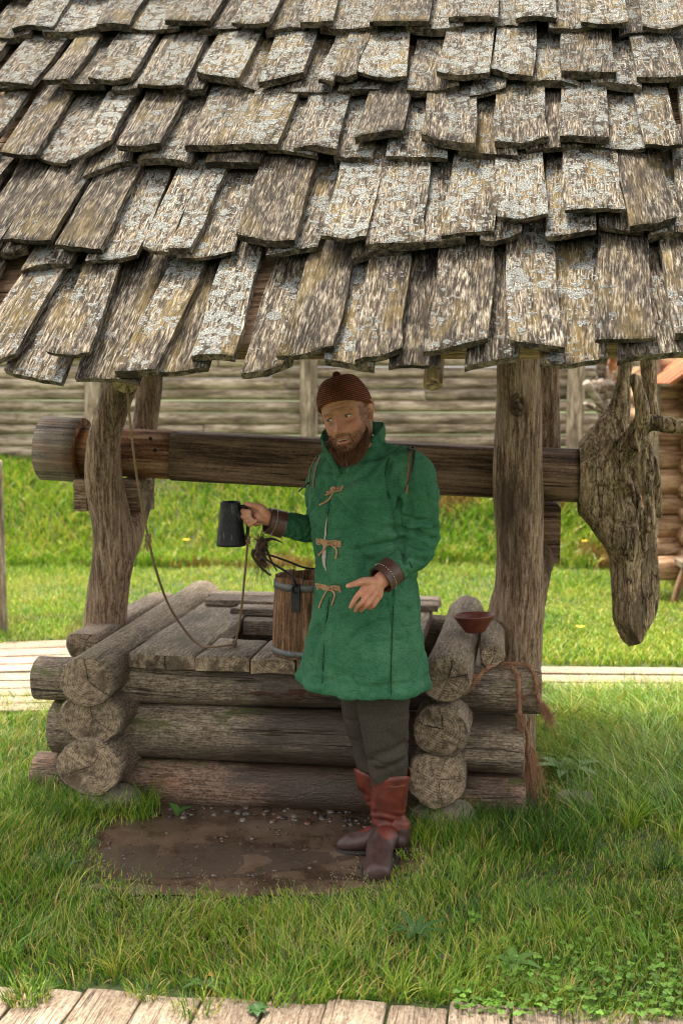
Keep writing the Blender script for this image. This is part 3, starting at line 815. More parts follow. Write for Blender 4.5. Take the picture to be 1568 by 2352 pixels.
def stone_mesh(sx, sy, sz, seed, mat):
    bm = bmesh.new(); bmesh.ops.create_icosphere(bm, subdivisions=3, radius=1)
    P = np.array([v.co[:] for v in bm.verts]); k = 1 + .22 * fbm(P, 1.3, seed, 3); P = P * k[:, None] * (sx, sy, sz)
    F = [[v.index for v in f.verts] for f in bm.faces]; bm.free()
    return mesh_of('stone', P, F, [mat])
M['stone'] = simple('field_stone', (.24, .20, .16), .85, vary=.45, scale=14, bump=.6, dist=.006)
for (u, v, s, lb, sd) in ((.0, .07, (.13, .09, .08), 'grey footing stone under the left stack of logs', 3), (1.40, .10, (.12, .09, .075), 'brown footing stone under the right stack of logs behind the boots', 8), (1.95, .35, (.10, .07, .05), 'flat stone in the grass right of the post foot', 12)):
    o = link('stone', stone_mesh(*s, sd, M['stone']), None, Matrix.Translation(W(u, v, .015)))
    tag(o, lb, 'stone')

# ------------------------------------------------------------------ shelter: posts, rafters, roof
SLOPE = RAD(44.8); EV, RV = -1.0, .9
EAVE_Z = 1.775
SDIR = VD * math.cos(SLOPE) + Vector((0, 0, math.sin(SLOPE)))
NRM = -VD * math.sin(SLOPE) + Vector((0, 0, math.cos(SLOPE)))
EAVE = W(.7, EV, EAVE_Z)
def roof_pt(u, s, h=0.0):
    return EAVE + UD * (u - .7) + SDIR * s + NRM * h
RIDGE_S = (RV - EV) / math.cos(SLOPE)
shelter = thing('well_shelter', 'open timber well shelter with lichened shingle roof on forked posts', 'shelter', W(.7, .85, 0))

def make_posts():
    def grow(chains, voxel, seed, name, mat, label=None, amp=.006):
        parts = [capsule(p, r, 18, 6) for p, r in chains]
        v, f = remesh(parts, voxel, 4)
        n = normals(v, f); v = v + n * (fbm(v * (1, 1, .28), 14, seed, 3) * amp + fbm(v, 3.0, seed + 4, 2) * amp * 1.2)[:, None]
        # local X runs up the post so the grain follows it
        mw = frame(Vector(chains[0][0][0]), Vector((0, 0, 1)))
        inv = np.array(mw.inverted()); lv = v @ inv[:3, :3].T + inv[:3, 3]
        return link(name, mesh_of(name, lv, f, [M[mat]]), shelter, mw)
    Yl = W(-.27, .74).y
    L = lambda x, y, Y: tuple(at(x, y, Y))
    # left forked post: trunk, front prong sweeping right at the top, rear prong behind the beam
    base = W(-.29, .80, -.05)
    grow([([tuple(base), L(240, 1440, Yl + .03), L(262, 1250, Yl), L(240, 1120, Yl - .03), L(240, 1020, Yl - .06), L(262, 930, Yl - .08), L(292, 850, Yl - .10), L(316, 770, Yl - .1)], [.105, .102, .094, .080, .074, .072, .070, .065]),
          ([L(262, 1330, Yl), L(290, 1230, Yl + .08), L(320, 1130, Yl + .26), L(330, 1000, Yl + .38), L(342, 900, Yl + .40), L(350, 800, Yl + .4)], [.072, .072, .066, .060, .060, .056])],
         .013, 5, 'forked_post', 'post')
    Yr = W(1.67, .74).y
    grow([([L(1178, 1830, Yr + .02), L(1180, 1650, Yr), L(1190, 1450, Yr), L(1192, 1250, Yr), L(1190, 1050, Yr - .02), L(1189, 900, Yr - .03), L(1192, 780, Yr - .03)], [.095, .098, .116, .113, .108, .104, .098]),
          ([L(1160, 1560, Yr + .03), L(1152, 1420, Yr + .02), L(1170, 1330, Yr + .02)], [.06, .07, .06]),
          ([L(1205, 1420, Yr + .02), L(1238, 1280, Yr + .16), L(1252, 1150, Yr + .33), L(1262, 1000, Yr + .36), L(1262, 830, Yr + .36)], [.08, .07, .062, .056, .05])],
         .013, 9, 'forked_post', 'post')
    # a big grown-over knot near the top of the right post
    kc = at(1190, 930, Yr - .150); an = np.linspace(0, 2 * math.pi, 26)
    ring = [tuple(kc + Vector((math.cos(q) * .030, .006 + .02 * abs(math.cos(q)), math.sin(q) * .040))) for q in an]
    kv, kf = remesh([tube(ring, .012, 10), capsule([tuple(kc + Vector((0, .03, 0))), tuple(kc + Vector((0, .008, -.004)))], [.018, .015], 10)], .004, 3)
    mk = frame(kc, (0, 0, 1)); ik = np.array(mk.inverted()); link('knot', mesh_of('knot', kv @ ik[:3, :3].T + ik[:3, 3], kf, [M['post']]), shelter, mk)
    # wedges holding the windlass up in the forks
    def chunk(name, c, sx, sy, sz, seed, mat='post', rot=0):
        x = UD.copy(); x.rotate(Matrix.Rotation(rot, 3, 'Z'))
        me = plank_mesh(sx, sy, sz, seed, [M[mat], M['log_end']], nx=8, ny=4, warp=.006, jag=.008, bevel=.012)
        link(name, me, shelter, frame(c - x * sx / 2, x))
    chunk('fork_block', Vector(L(291, 1101, Yl + .17)), .20, .20, .155, 601)
    chunk('fork_block', Vector(L(197, 1098, Yl + .17)), .06, .16, .155, 602)
    chunk('fork_block', Vector(L(1262, 1155, Yr + .2)), .09, .16, .27, 603, 'beam')
make_posts()

def make_frame_timber():
    # eave purlin, middle purlin, ridge pole and rafters
    put_log('eave_pole', shelter, roof_pt(-1.2, .19, -.055), roof_pt(2.42, .19, -.055), .04, .04, 91, 'rafter', amp=.02, na=16)
    put_log('purlin', shelter, roof_pt(-1.2, 1.32, -.12), roof_pt(2.42, 1.32, -.12), .06, .06, 92, 'rafter', na=16)
    put_log('ridge_pole', shelter, W(-1.2, RV, roof_pt(.7, RIDGE_S, -.2).z), W(2.42, RV, roof_pt(.7, RIDGE_S, -.2).z), .07, .07, 93, 'rafter', na=16)
    put_log('tie_beam', shelter, W(-.62, .70, 1.98), W(2.2, .70, 1.98), .07, .07, 94, 'rafter', na=16)
    put_log('tie_beam', shelter, W(-.62, 1.12, 1.98), W(2.2, 1.12, 1.98), .07, .07, 95, 'rafter', na=16)
    # rafters; two of their blunt feet show under the eave
    for k, (x, y, r) in enumerate(((283, 884, .043), (993, 884, .030), (-260, 870, .04), (1700, 870, .04))):
        foot = onplane(x, y, roof_pt(.7, 0, -.13), NRM)
        u = uv_of(foot)[0]; s0 = (foot - roof_pt(.7, 0, -.13)).dot(SDIR)
        put_log('rafter', shelter, foot, roof_pt(u, RIDGE_S - .05, -.13), r, r, 96 + k, 'rafter', na=14, amp=.03)
        p = W(u, RV + .05, roof_pt(.7, RIDGE_S - .05, -.13).z)
        q = p + VD * 1.5 * math.cos(SLOPE) - Vector((0, 0, 1.5 * math.sin(SLOPE)))
        put_log('rafter', shelter, p, q, r, r, 106 + k, 'rafter', na=14, amp=.03)
make_frame_timber()

def shingle_material():
    m, nt, b = new_mat('lichened_shingle')
    v, rn, oc = rnd_coords(nt, (20, 160, 160))
    gr = node(nt, 'ShaderNodeTexNoise', Vector=v, Scale=1.0, Detail=8.0, Roughness=.66)
    c = ramp(nt, gr, [(.38, (.010, .008, .006)), (.445, (.045, .034, .024)), (.50, (.105, .083, .059)), (.555, (.185, .153, .115)), (.63, (.35, .312, .255))])
    # dark soaked streaks
    v2, _, _ = rnd_coords(nt, (7, 28, 28), spread=61.0)
    st = node(nt, 'ShaderNodeTexNoise', Vector=v2, Scale=1.3, Detail=6.0, Roughness=.62)
    c = mixc(nt, ramp(nt, st, [(.47, 0.0), (.60, .9)]), c, (.022, .016, .012))
    vs_, _, _ = rnd_coords(nt, (2.0, 40, 40), spread=53.0)
    sn = node(nt, 'ShaderNodeTexNoise', Vector=vs_, Scale=1.0, Detail=4.0, Roughness=.5)
    vq, _, _ = rnd_coords(nt, (4, 10, 10), spread=43.0)
    sq_ = node(nt, 'ShaderNodeTexNoise', Vector=vq, Scale=1.3, Detail=2.0)
    spl = math_(nt, 'MULTIPLY', ramp(nt, math_(nt, 'ABSOLUTE', math_(nt, 'SUBTRACT', sn, .5)), [(.006, 1.0), (.022, 0.0)]), ramp(nt, sq_, [(.42, 0.0), (.55, .95)]))
    c = mixc(nt, spl, c, (.010, .007, .005))
    # yellow-green algae film
    v3, _, _ = rnd_coords(nt, (2.2, 5, 5), spread=83.0)
    al = node(nt, 'ShaderNodeTexNoise', Vector=v3, Scale=1.7, Detail=5.0, Roughness=.7)
    c = mixc(nt, ramp(nt, al, [(.50, 0.0), (.66, .6)]), c, (.155, .108, .030))
    # bleached ridges of raised grain
    v5, _, _ = rnd_coords(nt, (18, 170, 170), spread=19.0)
    bw = node(nt, 'ShaderNodeTexNoise', Vector=v5, Scale=1.0, Detail=4.0, Roughness=.6)
    v6, _, _ = rnd_coords(nt, (2.0, 6, 6), spread=29.0)
    bm_ = node(nt, 'ShaderNodeTexNoise', Vector=v6, Scale=1.5, Detail=3.0)
    wf = math_(nt, 'MULTIPLY', ramp(nt, bw, [(.54, 0.0), (.62, 1.0)]), ramp(nt, bm_, [(.46, 0.04), (.62, .8)]))
    c = mixc(nt, wf, c, (.46, .41, .34))
    # crustose lichen: rosettes with ragged rims, gathered in drifts
    geo = node(nt, 'ShaderNodeNewGeometry')
    v4, _, _ = rnd_coords(nt, (1, 1, 1), spread=47.0)
    ns = node(nt, 'ShaderNodeTexNoise', Vector=v4, Scale=70.0, Detail=5.0, Roughness=.7)
    dv = node(nt, 'ShaderNodeVectorMath', {'operation': 'MULTIPLY_ADD'}, _0=ns.outputs['Color'], _1=(.011, .011, .011), _2=v4)
    hs_ = node(nt, 'ShaderNodeSeparateXYZ', Vector=geo.outputs['Position'])
    high = node(nt, 'ShaderNodeMapRange', Value=hs_.outputs['Z'], _1=1.9, _2=3.4, _3=-.035, _4=.15)
    drift = node(nt, 'ShaderNodeTexNoise', Vector=v4, Scale=5.5, Detail=3.0, Roughness=.6)
    dr = math_(nt, 'ADD', math_(nt, 'ADD', drift, high), math_(nt, 'MULTIPLY', math_(nt, 'SUBTRACT', rn, .5), .30))
    lm = None
    for sc, rad, lo in ((15.0, .40, .46), (30.0, .40, .445), (62.0, .36, .45)):
        vo = node(nt, 'ShaderNodeTexVoronoi', Vector=dv, Scale=sc, Randomness=1.0)
        keep = ramp(nt, math_(nt, 'ADD', dr, math_(nt, 'MULTIPLY', math_(nt, 'SUBTRACT', vo.outputs['Color'], .5), .22)), [(lo + .085, 0.0), (lo + .12, 1.0)])
        spot = ramp(nt, vo.outputs['Distance'], [(rad - .05, 1.0), (rad, 0.0)])
        f = math_(nt, 'MULTIPLY', spot, keep)
        lm = f if lm is None else math_(nt, 'MAXIMUM', lm, f)
    fine = node(nt, 'ShaderNodeTexNoise', Vector=v4, Scale=190.0, Detail=4.0, Roughness=.7)
    lc = ramp(nt, fine, [(.38, (.045, .048, .043)), (.5, (.18, .185, .175)), (.62, (.34, .35, .335))])
    up = node(nt, 'ShaderNodeSeparateXYZ', Vector=geo.outputs['Normal'])
    lm = math_(nt, 'MULTIPLY', lm, ramp(nt, up.outputs['Z'], [(.1, .15), (.5, 1.0)]))
    c = mixc(nt, lm, c, lc)
    hv = node(nt, 'ShaderNodeHueSaturation', Color=c, Value=math_(nt, 'ADD', math_(nt, 'MULTIPLY', rn, .5), .56))
    setl(nt, b, Base_Color=hv, Roughness=.88)
    b.inputs['Specular IOR Level'].default_value = .15
    h = math_(nt, 'ADD', math_(nt, 'ADD', math_(nt, 'SUBTRACT', math_(nt, 'MULTIPLY', gr, 1.6), spl), math_(nt, 'MULTIPLY', lm, math_(nt, 'ADD', math_(nt, 'MULTIPLY', fine, 1.6), .15))), math_(nt, 'MULTIPLY', wf, .25))
    setl(nt, b, Normal=node(nt, 'ShaderNodeBump', Strength=.9, Distance=.007, Height=h))
    return m
M['shingle'] = shingle_material()
M['shingle_end'] = wood('shingle_butt', (.030, .024, .018), (.085, .066, .048), (.17, .135, .095), gx=30, g=40, moss=.3, stain=.8, bump=.9)

PG = {1: (0, 0), 2: (784, 0), 3: (0, 477.7), 4: (784, 477.7)}
# butt edges of the shingles: layer (1 upper, 0 under), sheet, left x y, right x y
ROWS = [
 [(1,3,-150,745,72,712),(0,3,20,770,282,832),(1,3,225,715,420,714),(0,3,340,796,630,822),(1,3,545,780,735,776),(0,3,665,806,965,770),(1,3,890,710,1085,702),(0,3,1105,802,1332,736),(1,3,1285,716,1545,656),
  (0,4,-85,722,140,776),(1,4,55,730,270,686),(0,4,210,748,445,748),(1,4,385,712,680,632),(0,4,570,758,820,692),(1,4,765,645,1015,682),(0,4,905,760,1215,706),(1,4,1150,645,1427,626),(0,4,1275,726,1580,690),(1,4,1525,602,1760,600)],
 [(1,3,-170,240,5,214),(0,3,-30,232,132,236),(1,3,25,176,245,190),(0,3,110,304,332,272),(1,3,255,196,462,222),(0,3,415,282,645,250),(1,3,650,222,775,230),(1,3,780,222,892,220),(0,3,825,278,1082,240),(1,3,1085,150,1352,192),(0,3,1220,246,1457,202),(1,3,1470,162,1673,192),
  (1,4,106,182,377,172),(0,4,45,242,290,210),(0,4,388,204,577,182),(1,4,455,152,697,126),(0,4,640,216,830,150),(1,4,705,97,937,76),(0,4,930,178,1162,140),(1,4,1020,52,1297,46),(0,4,1168,112,1372,142),(1,4,1320,116,1537,92),(0,4,1410,148,1600,142),(1,4,1570,100,1780,110)],
 [(1,1,-130,650,-5,640),(1,1,0,716,165,736),(0,1,160,750,322,782),(1,1,320,776,508,660),(0,1,385,836,602,742),(1,1,540,706,740,692),(0,1,635,746,882,768),(1,1,860,692,1070,706),(0,1,945,776,1200,766),(1,1,1072,690,1282,692),(0,1,1230,716,1460,746),(1,1,1345,690,1541,696),
  (0,2,-30,748,152,746),(1,2,65,668,285,622),(0,2,205,740,486,746),(1,2,370,656,616,710),(0,2,530,722,800,756),(1,2,700,682,946,676),(0,2,840,722,1106,696),(1,2,1005,656,1231,672),(0,2,1168,700,1397,716),(1,2,1388,700,1556,706),(1,2,1565,670,1760,682)],
 [(0,1,-60,455,120,430),(1,1,-40,392,152,410),(1,1,210,396,332,394),(0,1,290,416,482,426),(1,1,410,386,602,402),(0,1,530,446,648,442),(1,1,640,406,856,412),(0,1,760,436,946,442),(1,1,900,352,1096,382),(0,1,1040,406,1192,432),(1,1,1195,402,1402,348),(0,1,1315,440,1526,442),(1,1,1460,402,1532,416),
  (1,2,-36,386,70,376),(1,2,80,362,302,400),(0,2,-10,442,205,426),(0,2,303,456,541,432),(1,2,440,376,681,386),(0,2,598,476,762,432),(1,2,690,342,886,372),(0,2,840,396,1076,412),(1,2,1005,346,1256,362),(0,2,1150,402,1381,442),(1,2,1355,376,1570,376),(0,2,1500,405,1700,410)],
 [(0,1,-60,190,146,186),(1,1,60,131,252,141),(0,1,210,182,482,160),(1,1,440,126,592,136),(0,1,565,162,826,166),(1,1,770,126,977,131),(0,1,920,166,1102,150),(1,1,1075,136,1252,131),(0,1,1220,166,1402,150),(1,1,1375,131,1522,136),(0,1,1475,166,1740,156),
  (1,2,130,126,402,126),(0,2,300,156,562,156),(1,2,490,101,717,106),(0,2,645,136,837,131),(1,2,795,111,982,111),(0,2,955,176,1162,160),(1,2,1105,141,1322,146),(0,2,1270,176,1452,166),(1,2,1375,151,1575,151)],
]
TH_S = .027
HB = {0: .080, 1: .114}; HT = {0: .006, 1: .036}
def make_roof():
    # under-boards carry the shingles; the mesh also closes the far slope
    parts = []
    def slab(p, x, y, z, lx, ly, lz):
        v, f = box(0, lx, 0, ly, -lz, 0); m = np.array(Matrix((x, y, z)).transposed())
        return v @ m.T + np.array(p), f
    nb = 11
    for i in range(nb):
        s0 = .20 + (RIDGE_S - .20) * i / nb; ln = (RIDGE_S - .20) / nb - .006
        parts.append(slab(roof_pt(-1.2, s0, -.012), UD, SDIR, NRM, 3.62, ln, .022))
    SB = VD * math.cos(SLOPE) - Vector((0, 0, math.sin(SLOPE))); NB = VD * math.sin(SLOPE) + Vector((0, 0, math.cos(SLOPE)))
    rp = W(-1.2, RV, roof_pt(.7, RIDGE_S, 0).z - .012)
    for i in range(nb - 5):
        s0 = .01 + RIDGE_S * i / nb; parts.append(slab(rp + SB * s0 + UD * 3.62, -UD, SB, NB, 3.62, RIDGE_S / nb + .015, .022))
    roof = link('roof', mesh_of('roof', *join(parts), [M['roof_board']], smooth=False), shelter)
    rg = np.random.default_rng(17)
    def shingle(bl, br, layer, seed, L=.68, extra=0):
        h0 = HB[layer] + extra
        c = (bl + br) / 2; rot = rg.normal() * RAD(1.6)
        d = (SDIR * math.cos(rot) + UD * math.sin(rot)).normalized()
        tl = math.atan((HB[layer] - HT[layer]) / L)
        d = (d * math.cos(tl) - NRM * math.sin(tl)).normalized()
        mw = frame(c, d, NRM); inv = mw.inverted()
        a, b = inv @ bl, inv @ br
        if a.y > b.y: a, b = b, a
        wd = b.y - a.y; nx, ny = 9, 7
        s = np.linspace(0, 1, ny); e = a.x + (b.x - a.x) * s
        jag = vn(np.stack([s * 5 + seed, 0 * s, 0 * s], -1), 1, seed) * .004 + vn(np.stack([s * 14 + seed, 0 * s, 0 * s], -1), 1, seed + 2) * .002
        if seed % 5 == 0: jag += .022 * sstep(.6, 1.0, s if seed % 2 else 1 - s)
        x0 = e + jag
        t = np.array([0, .012, .09, .22, .4, .58, .75, .9, 1.0])
        X = x0[:, None] + (L - x0)[:, None] * t[None]
        Ys = (a.y + wd * s)[:, None] + 0 * X
        sidew = vn(np.stack([t * 4, 0 * t + seed, 0 * t], -1), 1, seed + 3) * .007
        Ys = Ys + sidew[None] + (s[:, None] - .5) * wd * (rg.uniform(-.10, .06)) * t[None]
        P = np.stack([X * 3, Ys * 9, 0 * X + seed], -1).reshape(-1, 3)
        cup = rg.uniform(-.010, .014); lift = rg.uniform(0, .016)
        Z = (vn(P, 1.0, seed + 4) * .0045 + vn(P * (.4, 4, 1), 1, seed + 6) * .0022).reshape(X.shape) + cup * ((s - .5) ** 2 * 4)[:, None] * (1 - t)[None] + lift * ((1 - t) ** 2)[None]
        th = TH_S * rg.uniform(.7, 1.4)
        Zt = Z.copy(); Zt[:, 0] -= .003; Zt[0] -= .002; Zt[-1] -= .002
        top = np.stack([X, Ys, Zt], -1).reshape(-1, 3)
        xb = X + np.where(np.arange(nx) == 0, .006, 0)[None]
        bot = np.stack([xb, Ys, Z - th], -1).reshape(-1, 3)
        n1 = len(top); F, fm, fl = [], [], []
        for i in range(ny - 1):
            for j in range(nx - 1):
                q = (i * nx + j, i * nx + j + 1, (i + 1) * nx + j + 1, (i + 1) * nx + j); F.append(q); fm.append(0)
                if j == 0 or i in (0, ny - 2): fl.append(len(F) - 1)
                F.append(tuple(n1 + k for k in q[::-1])); fm.append(1)
        for j in range(nx - 1):
            for i, sg in ((0, 1), (ny - 1, -1)):
                q = (i * nx + j, n1 + i * nx + j, n1 + i * nx + j + 1, i * nx + j + 1); F.append(q if sg > 0 else q[::-1]); fm.append(0); fl.append(len(F) - 1)
        for i in range(ny - 1):
            for j, sg in ((0, -1), (nx - 1, 1)):
                q = (i * nx + j, n1 + i * nx + j, n1 + (i + 1) * nx + j, (i + 1) * nx + j); F.append(q if sg > 0 else q[::-1]); fm.append(1); fl.append(len(F) - 1)
        link('shingle', mesh_of('shingle', np.vstack([top, bot]), F, [M['shingle'], M['shingle_end']], True, fm, fl), roof, mw)
    sd = 700; rows_s = []
    for ri, row in enumerate(ROWS):
        info = []
        for (ly, pg, xl, yl, xr, yr) in row:
            ox, oy = PG[pg]; p = roof_pt(.7, 0, HB[ly] - .022)
            bl = onplane(ox + xl * .5, oy + yl * .5, p, NRM); br = onplane(ox + xr * .5, oy + yr * .5, p, NRM)
            bl, br = bl + NRM * .022, br + NRM * .022
            shingle(bl, br, ly, sd); sd += 1
            info.append((uv_of(bl)[0], uv_of(br)[0], ((bl + br) / 2 - p).dot(SDIR), ly))
        rows_s.append(info)
    # the courses go on past both sides of the picture and up to the ridge
    def fill(u0, u1, su, sl, step):
        nonlocal sd
        u = u0
        while (u < u1 if step > 0 else u > u1):
            for ly, off, s in ((0, .5, sl), (1, 0, su)):
                uu = u + step * off; wd = rg.uniform(.13, .165)
                a = roof_pt(uu, s + rg.normal() * .012, HB[ly]); b = roof_pt(uu + wd, s + rg.normal() * .012, HB[ly])
                shingle(a, b, ly, sd); sd += 1
            u += step
    for info in rows_s:
        su = np.mean([i[2] for i in info if i[3] == 1]); sl = np.mean([i[2] for i in info if i[3] == 0])
        fill(max(i[1] for i in info) + .02, 2.2, su, sl, .185)
        fill(min(i[0] for i in info) - .19, -1.05, su, sl, -.185)
    top = np.mean([i[2] for i in rows_s[-1]])
    s = top + .49
    while s < RIDGE_S - .2:
        fill(-1.0, 2.25, s, s - .05, .185); s += .49
make_roof()

# ------------------------------------------------------------------ windlass: drum, beam and root handle
windlass = thing('windlass', 'horizontal log windlass with round drum and root-shaped turning handle', 'windlass', W(.7, .93, 1.26))
BZ = lambda u: 1.428 - .042 * u
def make_windlass():
    def bp(u): return W(u, .93, BZ(u))
    def oct_beam(u0, u1, r, name, mat, n=28, sq=2.0, seed=1, end='log_end'):
        L = (bp(u1) - bp(u0)).length; an = np.linspace(0, 2 * math.pi, n, endpoint=False)
        xs = np.linspace(0, L, max(4, int(L / .06))); rings = []
        for x in xs:
            P = np.stack([np.full(n, x), np.cos(an), np.sin(an)], -1)
            k = 1 + .02 * fbm(P, 1.6, seed, 3)
            ex = 2.0 / sq
            y = np.sign(np.cos(an)) * np.abs(np.cos(an)) ** ex; z = np.sign(np.sin(an)) * np.abs(np.sin(an)) ** ex
            rings.append(np.stack([np.full(n, x), y * r * k, z * r * k], -1))
        v, f = loft(rings); nf = len(f); fm = np.zeros(nf, int); fm[-2 * n:] = 1
        return link(name, mesh_of(name, v, f, [M[mat], M[end]], True, fm, np.arange(nf - 2 * n, nf)), windlass, frame(bp(u0), bp(u1) - bp(u0)))
    d = oct_beam(-.615, -.415, .157, 'drum', 'drum', n=44, seed=2, end='beam_end')
    oct_beam(-.42, .055, .118, 'journal', 'beam_end', n=36, seed=3)
    oct_beam(.05, 1.62, .118, 'beam', 'beam', n=40, sq=5.0, seed=4)
    oct_beam(1.60, 1.96, .122, 'journal', 'beam', n=32, seed=6)
    # holes in drum and beam, drawn as plugs in the colour of their shade
    pm = simple('peg_hole_shade', (.02, .014, .01), .9)
    def peg_hole(px, py, Y, r):
        p = at(px, py, Y); me = mesh_of('peg_hole', *tube([(0, 0, 0), (.03, 0, 0)], [r, r], 12), [pm], smooth=False)
        link('peg_hole', me, windlass, frame(p, p - CAM))
    Yd = bp(-.55).y - .158
    peg_hole(140, 1068, Yd + .03, .006); peg_hole(157, 968, Yd + .10, .007)
    Yb = bp(.1).y - .121
    peg_hole(345, 1007, Yb + .02, .009); peg_hole(356, 1034, Yb + .002, .010)
    # root handle: flared butt with natural roots left on as arms
    Yw = bp(2.1).y
    Q = lambda x, y, dY=0: tuple(at(1071.8 + .3164 * x, 814.6 + .3164 * y, Yw + dY))
    ch = [([Q(770, 860), Q(900, 865), Q(1040, 870), Q(1150, 880)], [.122, .130, .135, .115]),
          ([Q(900, 760, .02), Q(1010, 600, .03), Q(1090, 430, .05), Q(1130, 250, .05), Q(1150, 90, .05), Q(1165, -80, .05)], [.105, .085, .064, .048, .040, .038]),
          ([Q(1250, 700, .06), Q(1340, 560, .09), Q(1335, 350, .11), Q(1318, 120, .11), Q(1310, -80, .11)], [.06, .036, .034, .044, .042]),
          ([Q(1130, 720, -.08), Q(1230, 560, -.18), Q(1270, 440, -.22), Q(1250, 310, -.23), Q(1222, 175, -.23)], [.065, .048, .036, .029, .027]),
          ([Q(1240, 530, -.16), Q(1340, 490, -.19), Q(1440, 505, -.21), Q(1568, 520, -.24), Q(1700, 515, -.27)], [.048, .042, .038, .032, .026]),
          ([Q(1220, 570, -.17), Q(1280, 700, -.22), Q(1305, 900, -.24), Q(1325, 1100, -.245), Q(1340, 1262, -.24)], [.050, .042, .034, .027, .022]),
          ([Q(1330, 760, -.04), Q(1372, 880, -.02), Q(1385, 1040, .0), Q(1398, 1170, .0)], [.03, .024, .02, .016]),
          ([Q(1215, 960, -.13), Q(1240, 1090, -.18), Q(1272, 1260, -.21), Q(1300, 1420, -.22)], [.022, .017, .0165, .013]),
          ([Q(930, 1000, .0), Q(1060, 1180, -.01), Q(1160, 1400, -.03), Q(1190, 1640, -.05), Q(1190, 1900, -.07), Q(1185, 2060, -.08)], [.115, .112, .098, .094, .088, .07]),
          ([Q(1260, 1180, .0), Q(1310, 1380, -.02), Q(1320, 1600, -.04), Q(1290, 1860, -.06), Q(1230, 2000, -.07)], [.05, .046, .042, .05, .05])]
    v, f = remesh([capsule(p, r, 16, 6) for p, r in ch], .0085, 3)
    nm = normals(v, f)
    v = v + nm * (fbm(v * (1, 1, .3), 16, 8, 3) * .006 + fbm(v, 5, 3, 2) * .008 - .008 * (np.abs(fbm(v * (1.2, 1.2, .3), 22, 31, 2)) < .07))[:, None]
    # deep hollows between the limbs, and broad hewn faces on the hanging leg
    tree = BVHTree.FromPolygons([tuple(p) for p in v], [tuple(map(int, q)) for q in f])
    for pts, am, sg in (([(1020, 1190), (1120, 1230), (1210, 1195)], .028, .016), ([(1215, 700), (1215, 850), (1235, 1000), (1225, 1120)], .03, .014), ([(1000, 700), (1090, 620), (1150, 560)], .018, .016), ([(1165, 1640), (1220, 1680), (1300, 1690)], .012, .007), ([(900, 940), (1000, 960), (1110, 935)], .012, .010), ([(880, 760), (960, 800), (1080, 800)], .010, .010), ([(1100, 1330), (1130, 1480), (1150, 1600)], .012, .010)):
        hp = []
        for (x, y) in pts:
            d_ = ray(1071.8 + .3164 * x, 814.6 + .3164 * y).normalized(); q_, _, _, _ = tree.ray_cast(CAM, d_); hp.append(tuple(q_) if q_ is not None else Q(x, y, -.1))
        dd, _ = dist_poly(v, spline(hp, 14)); v = v - nm * (am * np.exp(-(dd / sg) ** 2))[:, None]
    for nn, (x, y), dy in ((np.array((-.80, -.60, .05)), (1110, 1700), -.075), (np.array((.30, -.94, .12)), (1240, 1750), -.105)):
        nn = nn / np.linalg.norm(nn); pp = np.array(Q(x, y, dy)); dd = (v - pp) @ nn; w_ = 1 - sstep(Q(0, 1560)[2], Q(0, 1330)[2], v[:, 2])
        k = dd > 0; v[k] -= (dd * w_ * .9)[k, None] * nn
    # axe cuts: flat foot and the squared shoulder against the beam
    foot = np.array(at(1470, 1462, Yw - .06)); n1 = np.array((.55, -.12, -.83)); n1 /= np.linalg.norm(n1)
    n2 = np.array((-.75, -.42, -.5)); n2 /= np.linalg.norm(n2)
    for nn, pp in ((n1, np.array(at(1478, 1466, Yw - .06))), (n2, np.array(at(1432, 1456, Yw - .06)))):
        dd = (v - pp) @ nn; low = (v[:, 2] < foot[2] + .12) & (dd > 0); v[low] -= dd[low, None] * nn
    ud = np.array(UD); face = np.array(bp(1.955)); dd = (v - face) @ ud; k = dd < 0; v[k] -= dd[k, None] * ud
    mw = frame(bp(2.1), (0, 0, 1)); inv = np.array(mw.inverted()); lv = v @ inv[:3, :3].T + inv[:3, 3]
    link('root_handle', mesh_of('root_handle', lv, f, [M['root']]), windlass, mw)
make_windlass()

# ================================================================== background
def make_wall():
    wall = thing('log_wall', 'long pale wall of horizontal round logs on the grassy bank', 'log wall', (0, 13.55, .8))
    Y = 13.55; z = .80; k = 0; rg = random.Random(4)
    while z < 3.3:
        r = rg.uniform(.066, .080); z += r
        brk = rg.uniform(-2, 2)
        for a, b in ((-5.2, brk), (brk + .01, 4.6)):
            me = log_mesh(b - a, r, r * rg.uniform(.9, 1.05), 800 + k, [M['wall_log'], M['log_end']], na=14, nl=max(6, int((b - a) / .3)), amp=.05, bow=.012)
            link('log', me, wall, frame(Vector((a, Y + rg.uniform(-.012, .012), z + rg.uniform(-.006, .006))), (1, 0, rg.uniform(-.003, .003)))); k += 1
        z += r * .92
    for x in (217, 711, 1320):
        p = at(x, 1080, Y - .18); r = .105
        me = log_mesh(2.9, r, r * .95, 850 + x, [M['wall_log'], M['log_end']], na=16, amp=.04)
        link('post', me, wall, frame(Vector((p.x, Y - .17, .25)), (0, 0, 1)))
make_wall()

